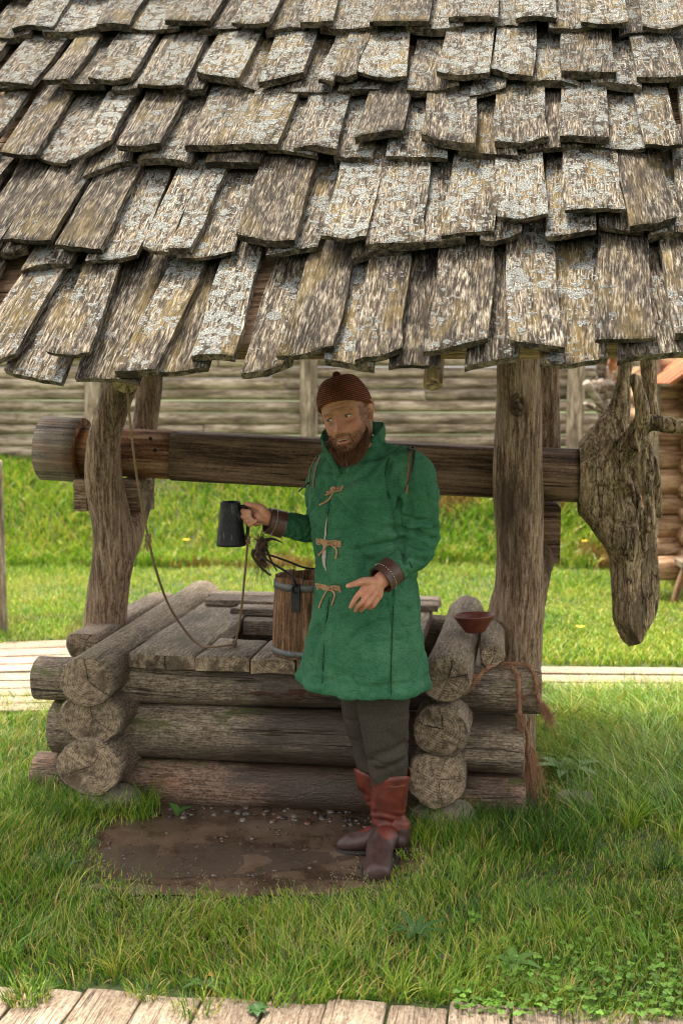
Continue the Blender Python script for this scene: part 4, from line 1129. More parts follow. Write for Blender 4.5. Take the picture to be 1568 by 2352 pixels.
def make_hut():
    Y = 9.3; x0 = at(1519, 1000, Y).x
    hut = thing('log_hut', 'brown log hut corner with orange plank eave at right edge', 'hut', (x0 + .6, Y + .8, 0))
    z = .30; k = 0
    rg = random.Random(9)
    while z < 2.0:
        r = rg.uniform(.098, .112); z += r * .94
        link('log', log_mesh(2.6, r, r, 900 + k, [M['hut_log'], M['log_end']], na=16, amp=.03), hut, frame(Vector((x0 + rg.uniform(.0, .05), Y + .3, z)), (1, .22, 0)))
        link('log', log_mesh(2.4, r, r, 930 + k, [M['hut_log'], M['log_end']], na=16, amp=.03), hut, frame(Vector((x0 + .32, Y + .1, z - .07)), (.05, 1, 0)))
        z += r * .94; k += 1
    p = at(1516, 1300, Y - .1)
    link('corner_board', plank_mesh(1.75, .05, .10, 950, [M['board'], M['log_end']]), hut, frame(Vector((p.x - .005, Y + .12, .36)), (0, 0, 1), Vector((0, -1, 0))))
    link('sill', log_mesh(1.1, .10, .10, 955, [M['hut_log'], M['log_end']]), hut, frame(Vector((x0 - .13, Y + .0, .27)), (1, .1, 0)))
    # sloping eave boards
    M['orange_board'] = wood('orange_board', (.17, .050, .02), (.24, .078, .03), (.32, .13, .055), gx=1.5, g=18, stain=.1, vary=.1)
    for i in range(4):
        a = Vector((at(1506, 890, Y - .2).x, Y - .45 + i * .2, 1.80)); b = Vector((a.x + 1.1, Y - .45 + i * .2, 2.60))
        link('eave_board', plank_mesh((b - a).length, .195, .03, 960 + i, [M['orange_board'], M['log_end']]), hut, frame(a, b - a))
    q = at(1500, 900, Y + .2)
    link('gap_shade', plank_mesh(.55, .11, .06, 970, [M['beam'], M['log_end']]), hut, frame(Vector((q.x, Y + .35, 1.30)), (0, 0, 1), Vector((0, -1, 0))))  # dark plank standing in for the shaded gap beside the hut
make_hut()

def make_bench():
    t = thing('trestle_bench', 'rough wooden trestle bench beside the hut at right edge', 'bench', onz(1600, 1390))
    Y = onz(1600, 1385).y
    for (a, b) in (((1580, 1290), (1546, 1388)), ((1590, 1290), (1622, 1388)), ((1840, 1290), (1800, 1388)), ((1850, 1290), (1885, 1388))):
        p, q = at(*a, Y), at(*b, Y); link('leg', log_mesh((q - p).length, .035, .03, 980 + a[0], [M['hut_log'], M['log_end']], na=10), t, frame(p, q - p))
    p = at(1552, 1284, Y); link('seat', plank_mesh(1.4, .3, .05, 985, [M['board'], M['log_end']]), t, frame(p, (1, 0, 0)))
make_bench()

def make_branches():
    rg = random.Random(3)
    Y = 9.6; m = wood('dead_branch', (.10, .075, .055), (.20, .16, .125), (.33, .28, .23), gx=6, g=30)
    mo = wood('fresh_branch', (.26, .10, .04), (.36, .16, .07), (.44, .24, .13), gx=3, g=20)
    specs = [('leaning_plank', 'thin dark plank slanting down in front of the log wall', (1345, 878), (1424, 965), .035, m, 'plank'),
             ('dead_branch', 'short pale stick slanting beside the wall post', (1343, 928), (1392, 950), .020, m, 'branch'),
             ('dead_branch', 'thick bent grey branch under the eave left of the root handle', (1366, 888), (1432, 900), .055, m, 'branch'),
             ('dead_branch', 'upright stubby grey branch hanging just below the eave', (1386, 800), (1380, 880), .05, m, 'branch'),
             ('dead_branch', 'orange-brown upright branch touching the eave', (1412, 790), (1408, 895), .045, mo, 'branch'),
             ('dead_branch', 'long grey branch dropping behind the root handle to the ground', (1376, 880), (1432, 1300), .05, m, 'branch')]
    for i, (nm, lb, a, b, r, mt, cat) in enumerate(specs):
        p, q = np.array(at(*a, Y + i * .05)), np.array(at(*b, Y + .1 + i * .05)); mid = (p + q) / 2 + np.array((0, .05, .04 * (i % 3 - 1)))
        P, R = spline([p, mid, q], 14, [r, r * .9, r * .7])
        parts = [tube(P, R * (1 + .12 * np.sin(np.arange(14) * 1.7 + i)), 10)]
        if cat == 'branch': parts.append(capsule([P[7], P[7] + (.03, -.03, .10)], [r * .5, r * .35], 8))
        v, f = join(parts)
        tag(link(nm, mesh_of(nm, v, f, [mt])), lb, cat)
    p = at(3, 1180, 8.0)
    o = link('stake', log_mesh(1.35, .05, .05, 77, [M['wall_log'], M['log_end']], na=14), None, frame(Vector((at(0, 1180, 8.0).x - .025, 8.0, -.1)), (0, 0, 1)))
    tag(o, 'pale upright stake cut off by the left edge', 'stake')
make_branches()

# ================================================================== the man at the well
def hed(R, o, s=1.0):
    return lambda p: np.asarray(p, float) * s @ R.T + o
def make_person():
    A = lambda x, y, Y: np.array(at(x, y, Y))
    YC = 4.20
    person = thing('person', 'bearded person in green tunic, knit cap and red boots holding a black mug', 'person', onz(880, 1975))
    M['skin'] = vcol_mat('skin', .55, .3, bump=.55, scale=190)
    M['beard'] = vcol_mat('beard_hair', .55, .3)
    # fabric with a woven surface, faded and dusted
    m, nt, b = new_mat('green_linen'); M['linen'] = m
    tc = node(nt, 'ShaderNodeTexCoord')
    n1 = node(nt, 'ShaderNodeTexNoise', Vector=tc.outputs['Object'], Scale=7.0, Detail=7.0, Roughness=.65)
    mp = node(nt, 'ShaderNodeMapping', Vector=tc.outputs['Object'], Scale=(60, 60, 700))
    n2 = node(nt, 'ShaderNodeTexNoise', Vector=mp, Scale=1.0, Detail=3.0)
    mp2 = node(nt, 'ShaderNodeMapping', Vector=tc.outputs['Object'], Scale=(600, 600, 60))
    n3 = node(nt, 'ShaderNodeTexNoise', Vector=mp2, Scale=1.0, Detail=3.0)
    n4 = node(nt, 'ShaderNodeTexNoise', Vector=tc.outputs['Object'], Scale=120.0, Detail=2.0)
    c = ramp(nt, n1, [(.36, (.029, .108, .056)), (.5, (.040, .138, .072)), (.64, (.058, .165, .088))])
    wv = math_(nt, 'ADD', n2, n3)
    c = mixc(nt, ramp(nt, wv, [(.85, .6), (1.05, 0.0)]), c, (.007, .050, .025))
    c = mixc(nt, ramp(nt, n4, [(.72, 0.0), (.76, .4)]), c, (.05, .05, .03))
    setl(nt, b, Base_Color=c, Roughness=.9)
    b.inputs['Specular IOR Level'].default_value = .15
    setl(nt, b, Normal=node(nt, 'ShaderNodeBump', Strength=.5, Distance=.0022, Height=math_(nt, 'ADD', wv, math_(nt, 'MULTIPLY', n1, 2.5))))
    M['tan'] = simple('tan_leather', (.33, .19, .10), .7, vary=.35, scale=40, bump=.3)
    M['cuff'] = simple('dark_leather', (.060, .026, .018), .45, vary=.6, scale=30, bump=.5, spec=.5, c2=(.025, .012, .010))
    M['thread'] = simple('pale_thread', (.62, .55, .42), .8)
    M['thong'] = simple('brown_thong', (.17, .075, .035), .6)
    M['black_thong'] = simple('black_thong', (.018, .013, .012), .45)
    M['boot'] = simple('red_boot_leather', (.112, .024, .014), .48, vary=.6, scale=18, bump=.6, dist=.003, spec=.4, c2=(.060, .014, .009))
    M['boot_foot'] = simple('dark_boot_leather', (.050, .024, .020), .5, vary=.5, scale=30, bump=.6, dist=.003, spec=.5, c2=(.028, .015, .014))
    M['sole'] = simple('boot_sole', (.02, .015, .013), .7)
    M['wool'] = simple('dark_wool', (.050, .043, .034), .95, vary=.4, scale=150, bump=.5, dist=.002, spec=.1)
    M['shirt'] = simple('linen_shirt', (.36, .32, .28), .9, scale=60)
    M['lash'] = simple('lash', (.02, .012, .01), .8)

    # ---------------- head frame
    RH = np.array(Matrix.Rotation(RAD(-20), 3, 'Z') @ Matrix.Rotation(RAD(6), 3, 'X') @ Matrix.Rotation(RAD(-13), 3, 'Y'))
    HC = A(798, 957, 4.15); HS = 1.10
    H = hed(RH, HC, HS)
    def toh(P): return (np.asarray(P) - HC) @ RH / HS
    # ---------------- body (one mesh): head, neck, trunk, arms, hands, legs
    zz = np.array([-.127, -.118, -.10, -.08, -.06, -.03, 0, .03, .06, .09, .108, .118])
    ww = np.array([.020, .042, .055, .064, .069, .073, .0755, .076, .074, .061, .040, .008])
    ff = np.array([.060, .078, .090, .092, .091, .092, .092, .094, .092, .078, .050, .008])
    bb = np.array([.00, .02, .050, .068, .078, .089, .096, .10, .098, .082, .055, .008])
    nz, na = 96, 132; zs = np.linspace(-.127, .118, nz); an = np.linspace(0, 2 * math.pi, na, endpoint=False)
    wz, fz, bz = (np.interp(zs, zz, q) for q in (ww, ff, bb))
    for q in (wz, fz, bz): q[1:-1] = (q[:-2] + q[1:-1] * 2 + q[2:]) / 4
    ca, sa = np.cos(an), np.sin(an)
    X = wz[:, None] * (np.sign(ca) * np.abs(ca) ** .92)[None]
    Yh = np.where(sa > 0, -(np.abs(sa) ** .88)[None] * fz[:, None], (np.abs(sa) ** .95)[None] * bz[:, None])
    Z = np.repeat(zs[:, None], na, 1)
    front = (sa > .05)[None] & np.ones_like(X, bool)
    def gs(x0, z0, sx, sz): return np.exp(-((X - x0) / sx) ** 2 - ((Z - z0) / sz) ** 2)
    d = np.zeros_like(X)
    hn = np.interp(Z, [-.050, -.043, -.034, -.015, .012, .026], [0, .014, .026, .017, .007, 0]); sg = np.interp(Z, [-.045, -.03, .0, .02], [.0135, .0135, .0095, .011])
    d += hn * np.exp(-(X / sg) ** 2)
    for s in (-1, 1):
        d += .009 * gs(s * .0145, -.036, .0075, .0085)
        d -= .0115 * gs(s * .033, .006, .019, .013)
        d += .0065 * gs(s * .028, .027, .022, .0075)
        d += .006 * gs(s * .047, -.026, .019, .018)
        d -= .003 * gs(s * .028, -.05, .008, .016)
        d -= .003 * gs(s * .028, -.010, .016, .005)
    d += .006 * gs(0, -.064, .030, .022) + .0045 * gs(0, -.0585, .022, .0052) + .0055 * gs(0, -.075, .019, .0062) - .011 * gs(.002, -.0665, .017, .0035)
    d += .009 * gs(0, -.105, .022, .016) - .004 * gs(0, -.089, .02, .006) - .004 * gs(0, .040, .04, .0032) - .004 * gs(0, .052, .04, .0032) - .003 * gs(0, .022, .006, .008)
    Yh = np.where(front, Yh - d * np.clip(np.abs(sa) * 2.2, 0, 1)[None], Yh)
    rings = [H(np.stack([X[i], Yh[i], Z[i]], -1)) for i in range(nz)]
    parts = [loft(rings)]
    for s in (-1, 1):                                           # eyelid balls and ears
        bm = bmesh.new(); bmesh.ops.create_uvsphere(bm, u_segments=20, v_segments=14, radius=.0138)
        v = np.array([q.co[:] for q in bm.verts]) + (s * .0325, -.0715, .006); f = [[q.index for q in g.verts] for g in bm.faces]; bm.free()
        parts.append((H(v), f))
        ex = s * .0775
        ear = [(ex, .012, -.024), (ex + s * .006, .006, -.012), (ex + s * .010, .020, .006), (ex + s * .011, .026, .024), (ex + s * .009, .016, .036), (ex + s * .005, .002, .030), (ex, -.002, .012)]
        parts.append(capsule(H(ear), [.0075, .0065, .0055, .006, .006, .0055, .005], 10, 4))
        parts.append(capsule(H([(ex, .008, -.02), (ex + s * .003, .010, .022)]), [.008, .010], 10, 4))
    # trunk and limbs, kept inside the clothes
    S_L, E_L, W_L = A(940, 1085, 4.09), A(968, 1258, 4.13), A(872, 1336, 3.93)
    S_R, E_R, W_R = A(745, 1090, 4.33), A(742, 1212, 4.40), A(612, 1190, 4.28)
    parts.append(capsule([H((0, .02, -.05)), H((0, .03, -.11)), A(815, 1030, 4.22), A(830, 1090, 4.21), A(838, 1250, 4.21), A(842, 1450, 4.22)], [.060, .060, .066, .10, .125, .11], 22, 5))
    for S, E, Wd in ((S_L, E_L, W_L), (S_R, E_R, W_R)):
        parts.append(capsule([A(832, 1085, 4.21), S, (S + E) / 2, E, E * .45 + Wd * .55, Wd], [.06, .050, .046, .040, .036, .029], 16, 5))
    for K in ([(870, 1460, 4.20), (882, 1720, 4.19), (888, 1900, 4.25)], [(822, 1460, 4.28), (846, 1720, 4.34), (908, 1900, 4.35)]):
        parts.append(capsule([A(*k) for k in K], [.075, .052, .04], 16, 5))
    # his left hand, hanging relaxed in front of the tunic
    z6 = lambda x, y, Y: A(765.6 + x * .1172, 1255.6 + y * .1172, Y)
    wl = z6(905, 690, 3.935)
    hand = []
    def fing(pts, r): hand.append(capsule(pts, r, 12, 4))
    mc = [(590, 850, 3.905), (715, 880, 3.90), (815, 925, 3.905), (900, 960, 3.915)]
    for (x, y, Y), r in zip(mc, (.0155, .0155, .0145, .013)):
        hand.append(capsule([wl + (np.array(z6(x, y, Y)) - wl) * .12, z6(x, y, Y)], [.019, r], 12, 4))
    hand.append(capsule([W_L, wl, z6(760, 800, 3.915)], [.028, .027, .024], 14, 4))
    fing([z6(585, 850, 3.905), z6(455, 985, 3.895), z6(378, 1110, 3.905), z6(338, 1190, 3.92)], [.0120, .0100, .0090, .0076])
    fing([z6(715, 880, 3.90), z6(565, 1085, 3.89), z6(470, 1190, 3.915), z6(432, 1262, 3.94)], [.0120, .0100, .0090, .0076])
    fing([z6(815, 925, 3.905), z6(668, 1130, 3.895), z6(580, 1215, 3.925), z6(542, 1255, 3.955)], [.0115, .0096, .0086, .0074])
    fing([z6(900, 960, 3.915), z6(795, 1140, 3.905), z6(735, 1190, 3.93), z6(705, 1205, 3.955)], [.0108, .0086, .0078, .0068])
    fing([z6(800, 690, 3.915), z6(600, 680, 3.90), z6(440, 725, 3.885), z6(285, 770, 3.88)], [.019, .0150, .0118, .0088])
    parts += hand
    # his right hand closed on the mug handle
    z5 = lambda x, y, Y: A(520.6 + x * .15625, 1114.7 + y * .15625, Y)
    YM = 4.27; wr = z5(610, 470, YM)
    for (x, y), r in zip(((395, 345), (385, 430), (395, 500), (420, 560)), (.0155, .0155, .0145, .013)):
        parts.append(capsule([wr, z5(x, y, YM + .012)], [.020, r], 12, 4))
    parts.append(capsule([W_R, wr, z5(480, 450, YM)], [.029, .028, .026], 14, 4))
    for (x0, y0), (x1, y1), (x2, y2), (x3, y3), r in (((395, 345), (262, 350), (245, 385), (335, 390), .0118), ((385, 430), (262, 425), (245, 460), (335, 455), .0120), ((395, 500), (290, 490), (285, 530), (368, 500), .0112), ((420, 560), (330, 545), (340, 580), (428, 520), .0098)):
        parts.append(capsule([z5(x0, y0, YM + .014), z5(x1, y1, YM + .022), z5(x1 - 12, (y1 + y2) / 2, YM - .002), z5(x2, y2, YM - .022), z5(x3, y3, YM - .030)], [r * 1.1, r, r * .95, r * .92, r * .8], 12, 4))
    parts.append(capsule([z5(560, 420, YM - .012), z5(500, 335, YM - .02), z5(400, 300, YM - .016), z5(275, 272, YM - .006)], [.023, .0165, .0120, .0092], 12, 4))
    v, f = remesh(parts, .0031, 2, .45)
    L = toh(v); ishead = (L[:, 2] > -.16) & (np.abs(L[:, 0]) < .11) & (np.abs(L[:, 1]) < .14)
    C = np.tile((.44, .205, .130), (len(v), 1)) * (1 + .16 * fbm(v, 60, 6, 3))[:, None] * (1 + np.array((.0, -.10, -.12)) * vn(v, 110, 9)[:, None])
    def g(x0, y0, z0, s): return np.exp(-((L[:, 0] - x0) ** 2 + (L[:, 1] - y0) ** 2 + (L[:, 2] - z0) ** 2) / s ** 2)[:, None]
    def tint(w, c):
        nonlocal C
        w = np.clip(w * ishead[:, None], 0, 1); C = C * (1 - w) + np.array(c) * w
    tint(.75 * (g(.048, -.075, -.025, .022) + g(-.048, -.075, -.025, .022) + 1.1 * g(0, -.118, -.034, .016)), (.47, .17, .115))
    frontm = (L[:, 1] < -.05)
    lip = np.exp(-((L[:, 0] - .0) / .022) ** 4) * np.exp(-((L[:, 2] + .067) / .0105) ** 4) * frontm
    tint((.85 * lip)[:, None], (.36, .12, .09))
    mouth = np.exp(-((L[:, 0] - .002) / .016) ** 4) * np.exp(-((L[:, 2] + .0665) / .0030) ** 4) * frontm
    tint((.95 * mouth)[:, None], (.05, .018, .014))
    br = sstep(-.040, -.062, L[:, 2] - .020 * sstep(.03, .065, np.abs(L[:, 0]))) * (1 - np.clip(lip * 1.2, 0, 1)) + .8 * sstep(.058, .070, np.abs(L[:, 0])) * (L[:, 2] < .035) * (L[:, 1] < .0) * (L[:, 1] > -.06)
    tint((.62 * np.clip(br, 0, 1) * (np.abs(L[:, 0]) < .077))[:, None], (.16, .075, .040))
    for s in (-1, 1):
        bro = np.exp(-((L[:, 2] - .0255 + .12 * (abs(L[:, 0]) - .03) ** 2 / .03) / .0035) ** 2) * (s * L[:, 0] > .012) * (s * L[:, 0] < .052) * frontm
        tint((.55 * bro)[:, None], (.20, .10, .05))
        tint((.4 * np.exp(-((L[:, 0] - s * .033) / .018) ** 2 - ((L[:, 2] + .010) / .006) ** 2) * frontm)[:, None], (.27, .12, .085))
    # knuckles and fingertips a little redder
    for q in ([z6(*k[:2], k[2]) for k in mc] + [z6(465, 985, 3.895), z6(565, 1085, 3.89), z6(668, 1130, 3.895), z6(795, 1140, 3.905)]):
        w_ = .5 * np.exp(-(np.linalg.norm(v - q, axis=1) / .014) ** 2)[:, None]; C = C * (1 - w_) + np.array((.42, .15, .10)) * w_
    for q in (z6(345, 1185, 3.90), z6(285, 765, 3.866), z5(335, 390, YM - .04), z5(335, 455, YM - .04), z5(368, 500, YM - .04), z5(428, 520, YM - .04)):
        w_ = .7 * np.exp(-(np.linalg.norm(v - q, axis=1) / .0075) ** 2)[:, None]; C = C * (1 - w_) + np.array((.52, .33, .26)) * w_
    me = mesh_of('body', v, f, [M['skin']]); col_attr(me, np.clip(C, 0, 1))
    link('body', me, person)
    # eyes: the open part of each eyeball between the lids
    for s in (-1, 1):
        azs = np.linspace(-.95, .95, 25); rows = 9; V = []; Cc = []
        gz_ = np.array((-.30, -.93, -.06)); gz_ /= np.linalg.norm(gz_)
        for a_ in azs:
            k = max(0, math.cos(a_ / .95 * math.pi / 2)) ** .7
            up, dn = .36 * k, -.30 * k
            for e in np.linspace(dn, up, rows):
                dv = np.array((math.sin(a_) * math.cos(e), -math.cos(a_) * math.cos(e), math.sin(e)))
                V.append(dv * .01425 + (s * .0325, -.0715, .006))
                t = math.acos(np.clip(dv @ gz_, -1, 1))
                Cc.append((.012, .012, .015) if t < .17 else (.10, .16, .21) if t < .40 else (.04, .05, .06) if t < .46 else (.50, .43, .39))
        F = [(i * rows + j, (i + 1) * rows + j, (i + 1) * rows + j + 1, i * rows + j + 1) for i in range(24) for j in range(rows - 1)]
        me = mesh_of('eye', H(np.array(V)), np.array(F), [vcol_mat('eyeball', .12, .5) if s < 0 else bpy.data.materials['eyeball']]); col_attr(me, np.array(Cc))
        eo = link('eye', me, person)
        lid = [np.array((math.sin(a_) * math.cos(e), -math.cos(a_) * math.cos(e), math.sin(e))) * .0147 + (s * .0325, -.0715, .006) for a_, e in [(q, .37 * max(0, math.cos(q / .95 * math.pi / 2)) ** .7) for q in azs]]
        link('eyelash', mesh_of('eyelash', *tube(H(np.array(lid)), .0011, 6), [M['lash']]), eo)
    tv, tf = tube(H(np.array([(-.014, -.094, -.0650), (-.007, -.0985, -.0642), (.002, -.100, -.0640), (.011, -.0985, -.0642), (.017, -.095, -.0648)])), .0028, 8)
    link('teeth', mesh_of('teeth', tv, tf, [simple('teeth', (.30, .24, .17), .35)]), person)
    # beard: a dense pad along the jaw, with strands growing from the skin
    rg = np.random.default_rng(8)
    pad = [capsule(H(np.array(p)), r, 12, 5) for p, r in (
        ([(-.066, -.030, -.045), (-.060, -.050, -.080), (-.036, -.073, -.108), (0, -.084, -.122), (.036, -.073, -.108), (.060, -.050, -.080), (.066, -.030, -.045)], [.005, .010, .016, .020, .016, .010, .005]),
        ([(-.030, -.072, -.116), (0, -.080, -.128), (.030, -.072, -.116)], [.016, .022, .016]))]
    pv, pf = remesh(pad, .004, 3); pn = normals(pv, pf); pv = pv + pn * (fbm(pv * (1, 1, .4), 80, 2, 3) * .003)[:, None]
    hv_, hf_ = v, f; nrm = normals(v, f)
    cand = np.where(ishead & (L[:, 1] < -.0) & (((L[:, 2] < -.043) & (L[:, 2] > -.13) & (lip < .25) & ~((np.abs(L[:, 0]) < .04) & (L[:, 2] > -.05) & (np.abs(L[:, 0]) > .026))) | ((np.abs(L[:, 0]) > .062) & (L[:, 2] < .03) & (L[:, 2] > -.05) & (L[:, 1] > -.055))))[0]
    ids = rg.choice(cand, 6000); roots = list(zip(v[ids], nrm[ids], L[ids]))
    pid = rg.choice(len(pv), 5200); pl = toh(pv[pid]); roots2 = list(zip(pv[pid], pn[pid], pl))
    V, F, Cc, k = [pv], [tuple(q) for q in pf], [np.tile((.055, .025, .013), (len(pv), 1))], len(pv)
    down = RH @ np.array((0, -.25, -1.0)); down /= np.linalg.norm(down)
    for isp, rs in ((0, roots), (1, roots2)):
        for (p, n_, l) in rs:
            ln = rg.uniform(.5, 1.1) * (.005 + .013 * float(sstep(-.05, -.12, l[2])) + (.008 if isp else 0))
            if abs(l[0]) > .06 and not isp: ln *= .6
            dr = n_ * .55 + down * .9 + rg.normal(size=3) * .28; dr /= np.linalg.norm(dr)
            d2 = dr * .6 + down * .6 + rg.normal(size=3) * .15; d2 /= np.linalg.norm(d2)
            sd_ = np.cross(dr, rg.normal(size=3)); sd_ /= np.linalg.norm(sd_); wd = rg.uniform(.0005, .0010)
            q1 = p + dr * ln * .5; q2 = q1 + d2 * ln * .5
            V.append(np.array([p - sd_ * wd, p + sd_ * wd, q1 + sd_ * wd * .8, q1 - sd_ * wd * .8, q2]))
            F += [(k, k + 1, k + 2, k + 3), (k + 3, k + 2, k + 4)]; k += 5
            cc = np.array((.125, .055, .027)) * rg.uniform(.4, 1.8) if not isp else np.array((.115, .050, .024)) * rg.uniform(.45, 1.8)
            Cc.append(np.tile(cc, (5, 1)))
    me = mesh_of('beard', np.concatenate(V), F, [M['beard']]); col_attr(me, np.concatenate(Cc))
    link('beard', me, person)
    # knit cap
    m, nt, b = new_mat('rust_knit'); M['knit'] = m
    tc = node(nt, 'ShaderNodeTexCoord'); sp = node(nt, 'ShaderNodeSeparateXYZ', Vector=tc.outputs['Object'])
    wz_ = math_(nt, 'SINE', math_(nt, 'MULTIPLY', sp.outputs['Z'], 6.28 / .0062))
    ang = math_(nt, 'ARCTAN2', sp.outputs['Y'], sp.outputs['X'])
    wa = math_(nt, 'SINE', math_(nt, 'ADD', math_(nt, 'MULTIPLY', ang, 74.0), math_(nt, 'MULTIPLY', wz_, .8)))
    nn = node(nt, 'ShaderNodeTexNoise', Vector=tc.outputs['Object'], Scale=220.0, Detail=4.0)
    nb_ = node(nt, 'ShaderNodeTexNoise', Vector=tc.outputs['Object'], Scale=14.0, Detail=3.0)
    hgt = math_(nt, 'ADD', math_(nt, 'ADD', math_(nt, 'MULTIPLY', wz_, .22), math_(nt, 'MULTIPLY', wa, .10)), nn)
    c = ramp(nt, hgt, [(.2, (.055, .017, .010)), (.5, (.16, .052, .030)), (.85, (.27, .105, .062))])
    c = mixc(nt, ramp(nt, nb_, [(.45, 0.0), (.65, .45)]), c, (.075, .028, .018))
    setl(nt, b, Base_Color=c, Roughness=.95); b.inputs['Specular IOR Level'].default_value = .1
    setl(nt, b, Normal=node(nt, 'ShaderNodeBump', Strength=.9, Distance=.004, Height=hgt))
    an = np.linspace(0, 2 * math.pi, 96, endpoint=False); rings = []
    def cap_ring(t, off):
        fr = np.sin(an)                                        # +1 at the forehead
        zb = .026 + .036 * np.clip(fr, 0, 1) - .020 * np.clip(-fr, 0, 1) + .010 * np.abs(np.cos(an)) * 0
        za = .140
        z = zb + (za - zb) * math.sin(t * math.pi / 2) ** 1.0
        r = math.cos(t * math.pi / 2) ** .62 if t < 1 else 0.0
        w_ = .0865 + off; f_ = .104 + off; b_ = .110 + off
        x = np.cos(an) * w_ * r; y = np.where(fr > 0, -fr * f_ * r, -fr * b_ * r) + .004
        k = 1 + .012 * np.sin(an * 5 + 2) * (1 - t) + .01 * np.sin(an * 3) * t
        return np.stack([x * k, y * k, z], -1)
    rings.append(cap_ring(0, -.010) + (0, 0, .006)); rings.append(cap_ring(0, -.004) + (0, 0, -.001)); rings.append(cap_ring(0, .001) + (0, 0, -.001)); rings.append(cap_ring(.02, .003))
    for t in np.linspace(.06, .97, 26): rings.append(cap_ring(t, .001 + .0015 * math.sin(t * 9)))
    kn = np.array((-.004, .004, .140))
    for r_, h_ in ((.018, -.002), (.0135, .003), (.0125, .007), (.010, .011), (.006, .014), (.001, .015)):
        rings.append(kn + np.stack([np.cos(an) * r_, np.sin(an) * r_, np.full(96, h_)], -1))
    cv, cf = loft(rings)
    mwc = Matrix(RH.tolist()).to_4x4(); mwc.translation = Vector(HC); mwc = mwc @ Matrix.Diagonal((HS, HS, HS, 1))
    link('knit_cap', mesh_of('knit_cap', cv, cf, [M['knit']]), person, mwc)

    # ---------------- tunic
    rows = [(1572, 684, 982, .212, 40), (1545, 688, 979, .210, 40), (1490, 699, 971, .202, 42), (1440, 711, 965, .195, 44), (1390, 721, 961, .190, 45), (1340, 727, 957, .188, 46), (1290, 724, 955, .188, 44), (1240, 720, 955, .186, 42),
            (1190, 714, 953, .180, 38), (1140, 709, 950, .170, 35), (1100, 712, 946, .156, 33), (1065, 724, 936, .136, 32), (1040, 738, 918, .112, 32), (1018, 756, 892, .088, 30), (1000, 768, 876, .075, 30)]
    n = 110; t = np.linspace(0, 2 * math.pi, n, endpoint=False); rings = []
    for (y, xl, xr, bd, ph) in rows:
        c = A((xl + xr) / 2, y, YC); hw = (A(xr, y, YC)[0] - A(xl, y, YC)[0]) / 2
        ph = RAD(ph); fw = np.array((-math.sin(ph), -math.cos(ph), 0)); lf = np.array((math.cos(ph), -math.sin(ph), 0))
        a2 = (hw ** 2 - (bd * math.sin(ph)) ** 2) / math.cos(ph) ** 2; a_ = math.sqrt(max(a2, .05 ** 2))
        ct, st_ = np.cos(t), np.sin(t)
        rr = 1 / (np.abs(ct) ** 2.3 + np.abs(st_) ** 2.3) ** (1 / 2.3)
        flare = np.clip((y - 1430) / 140, 0, 1)
        rr = rr * (1 + flare * .022 * np.sin(t * 7 + 1) + flare * .014 * np.sin(t * 11))
        rings.append(c + (ct * rr * a_)[:, None] * lf + (st_ * rr * bd)[:, None] * fw)
    parts = [loft(rings)]
    def sleeve(pts, rad, k0, seed):
        P, R = spline(pts, 46, rad); s = np.linspace(0, 1, 46)
        el = np.exp(-((s - .52) / .17) ** 2)
        def fn(u, a):
            e = math.exp(-((u - .52) / .2) ** 2)
            w = .045 * e * math.sin(u * 95 + 2 * math.sin(1)) 
            return 1 + .050 * e * np.sin(u * 85 + 1.2 * np.sin(a + k0)) + .028 * np.sin(u * 41 + a * 2 + k0) + .02 * np.sin(3 * a + u * 9)
        return tube(P, R, 40, fn=fn)
    parts.append(sleeve([A(880, 1060, 4.16), A(938, 1078, 4.10), A(958, 1120, 4.08), A(962, 1190, 4.10), A(963, 1250, 4.10), A(938, 1285, 4.05), A(903, 1310, 3.975), A(893, 1317, 3.96)], [.078, .080, .081, .079, .072, .064, .052, .050], .5, 1))
    parts.append(sleeve([A(790, 1060, 4.26), A(752, 1085, 4.32), A(742, 1130, 4.36), A(742, 1185, 4.41), A(735, 1212, 4.42), A(700, 1215, 4.37), A(655, 1206, 4.30), A(644, 1204, 4.29)], [.07, .076, .074, .066, .060, .056, .050, .048], 2.0, 2))
    # standing quilted collar, open in front
    cpts = [A(779, 1088, 4.055), A(757, 1050, 4.10), A(740, 1018, 4.17), A(750, 995, 4.27), A(800, 985, 4.33), A(852, 982, 4.29), A(880, 992, 4.20), A(868, 1012, 4.13), A(830, 1045, 4.075), A(792, 1086, 4.05)]
    CP = spline(cpts, 60)
    T_, A_, B_ = frames(CP)
    rr = []
    for i in range(60):
        up = np.array((0, 0, 1.0)); side = np.cross(T_[i], up); side /= np.linalg.norm(side) + 1e-9
        hgt_ = (.027 + .016 * math.exp(-((i - 44) / 8) ** 2)) * math.sin(math.pi * min(1, max(0, (i + 2) / 63))) ** .5; q = 1 + .18 * math.sin(i * 2.1)
        th_ = .011 * q
        o_ = np.linspace(0, 2 * math.pi, 14, endpoint=False)
        rr.append(CP[i] + np.cos(o_)[:, None] * side * th_ + (np.sin(o_) * (hgt_ + .006))[:, None] * up)
    parts.append(loft(rr))
    v, f = remesh(parts, .0047, 4, .5)
    bvh = BVHTree.FromPolygons([tuple(p) for p in v], [tuple(map(int, q)) for q in f])
    def hit(x, y, off=0.0, tree=None):
        d = ray(x, y).normalized(); p, nn_, _, _ = (tree or bvh).ray_cast(CAM, d)
        if p is None: p = at(x, y, 4.05); nn_ = Vector((0, -1, 0))
        if nn_.dot(d) > 0: nn_ = -nn_
        return np.array(p + nn_ * off), np.array(nn_)
    nm = normals(v, f)
    disp = fbm(v, 8, 5, 3) * .006 + fbm(v * (1, 1, .5), 22, 7, 2) * .0016
    wq = v + .05 * np.stack([fbm(v, 6, 51, 2), fbm(v, 6, 52, 2), fbm(v, 6, 53, 2)], -1)
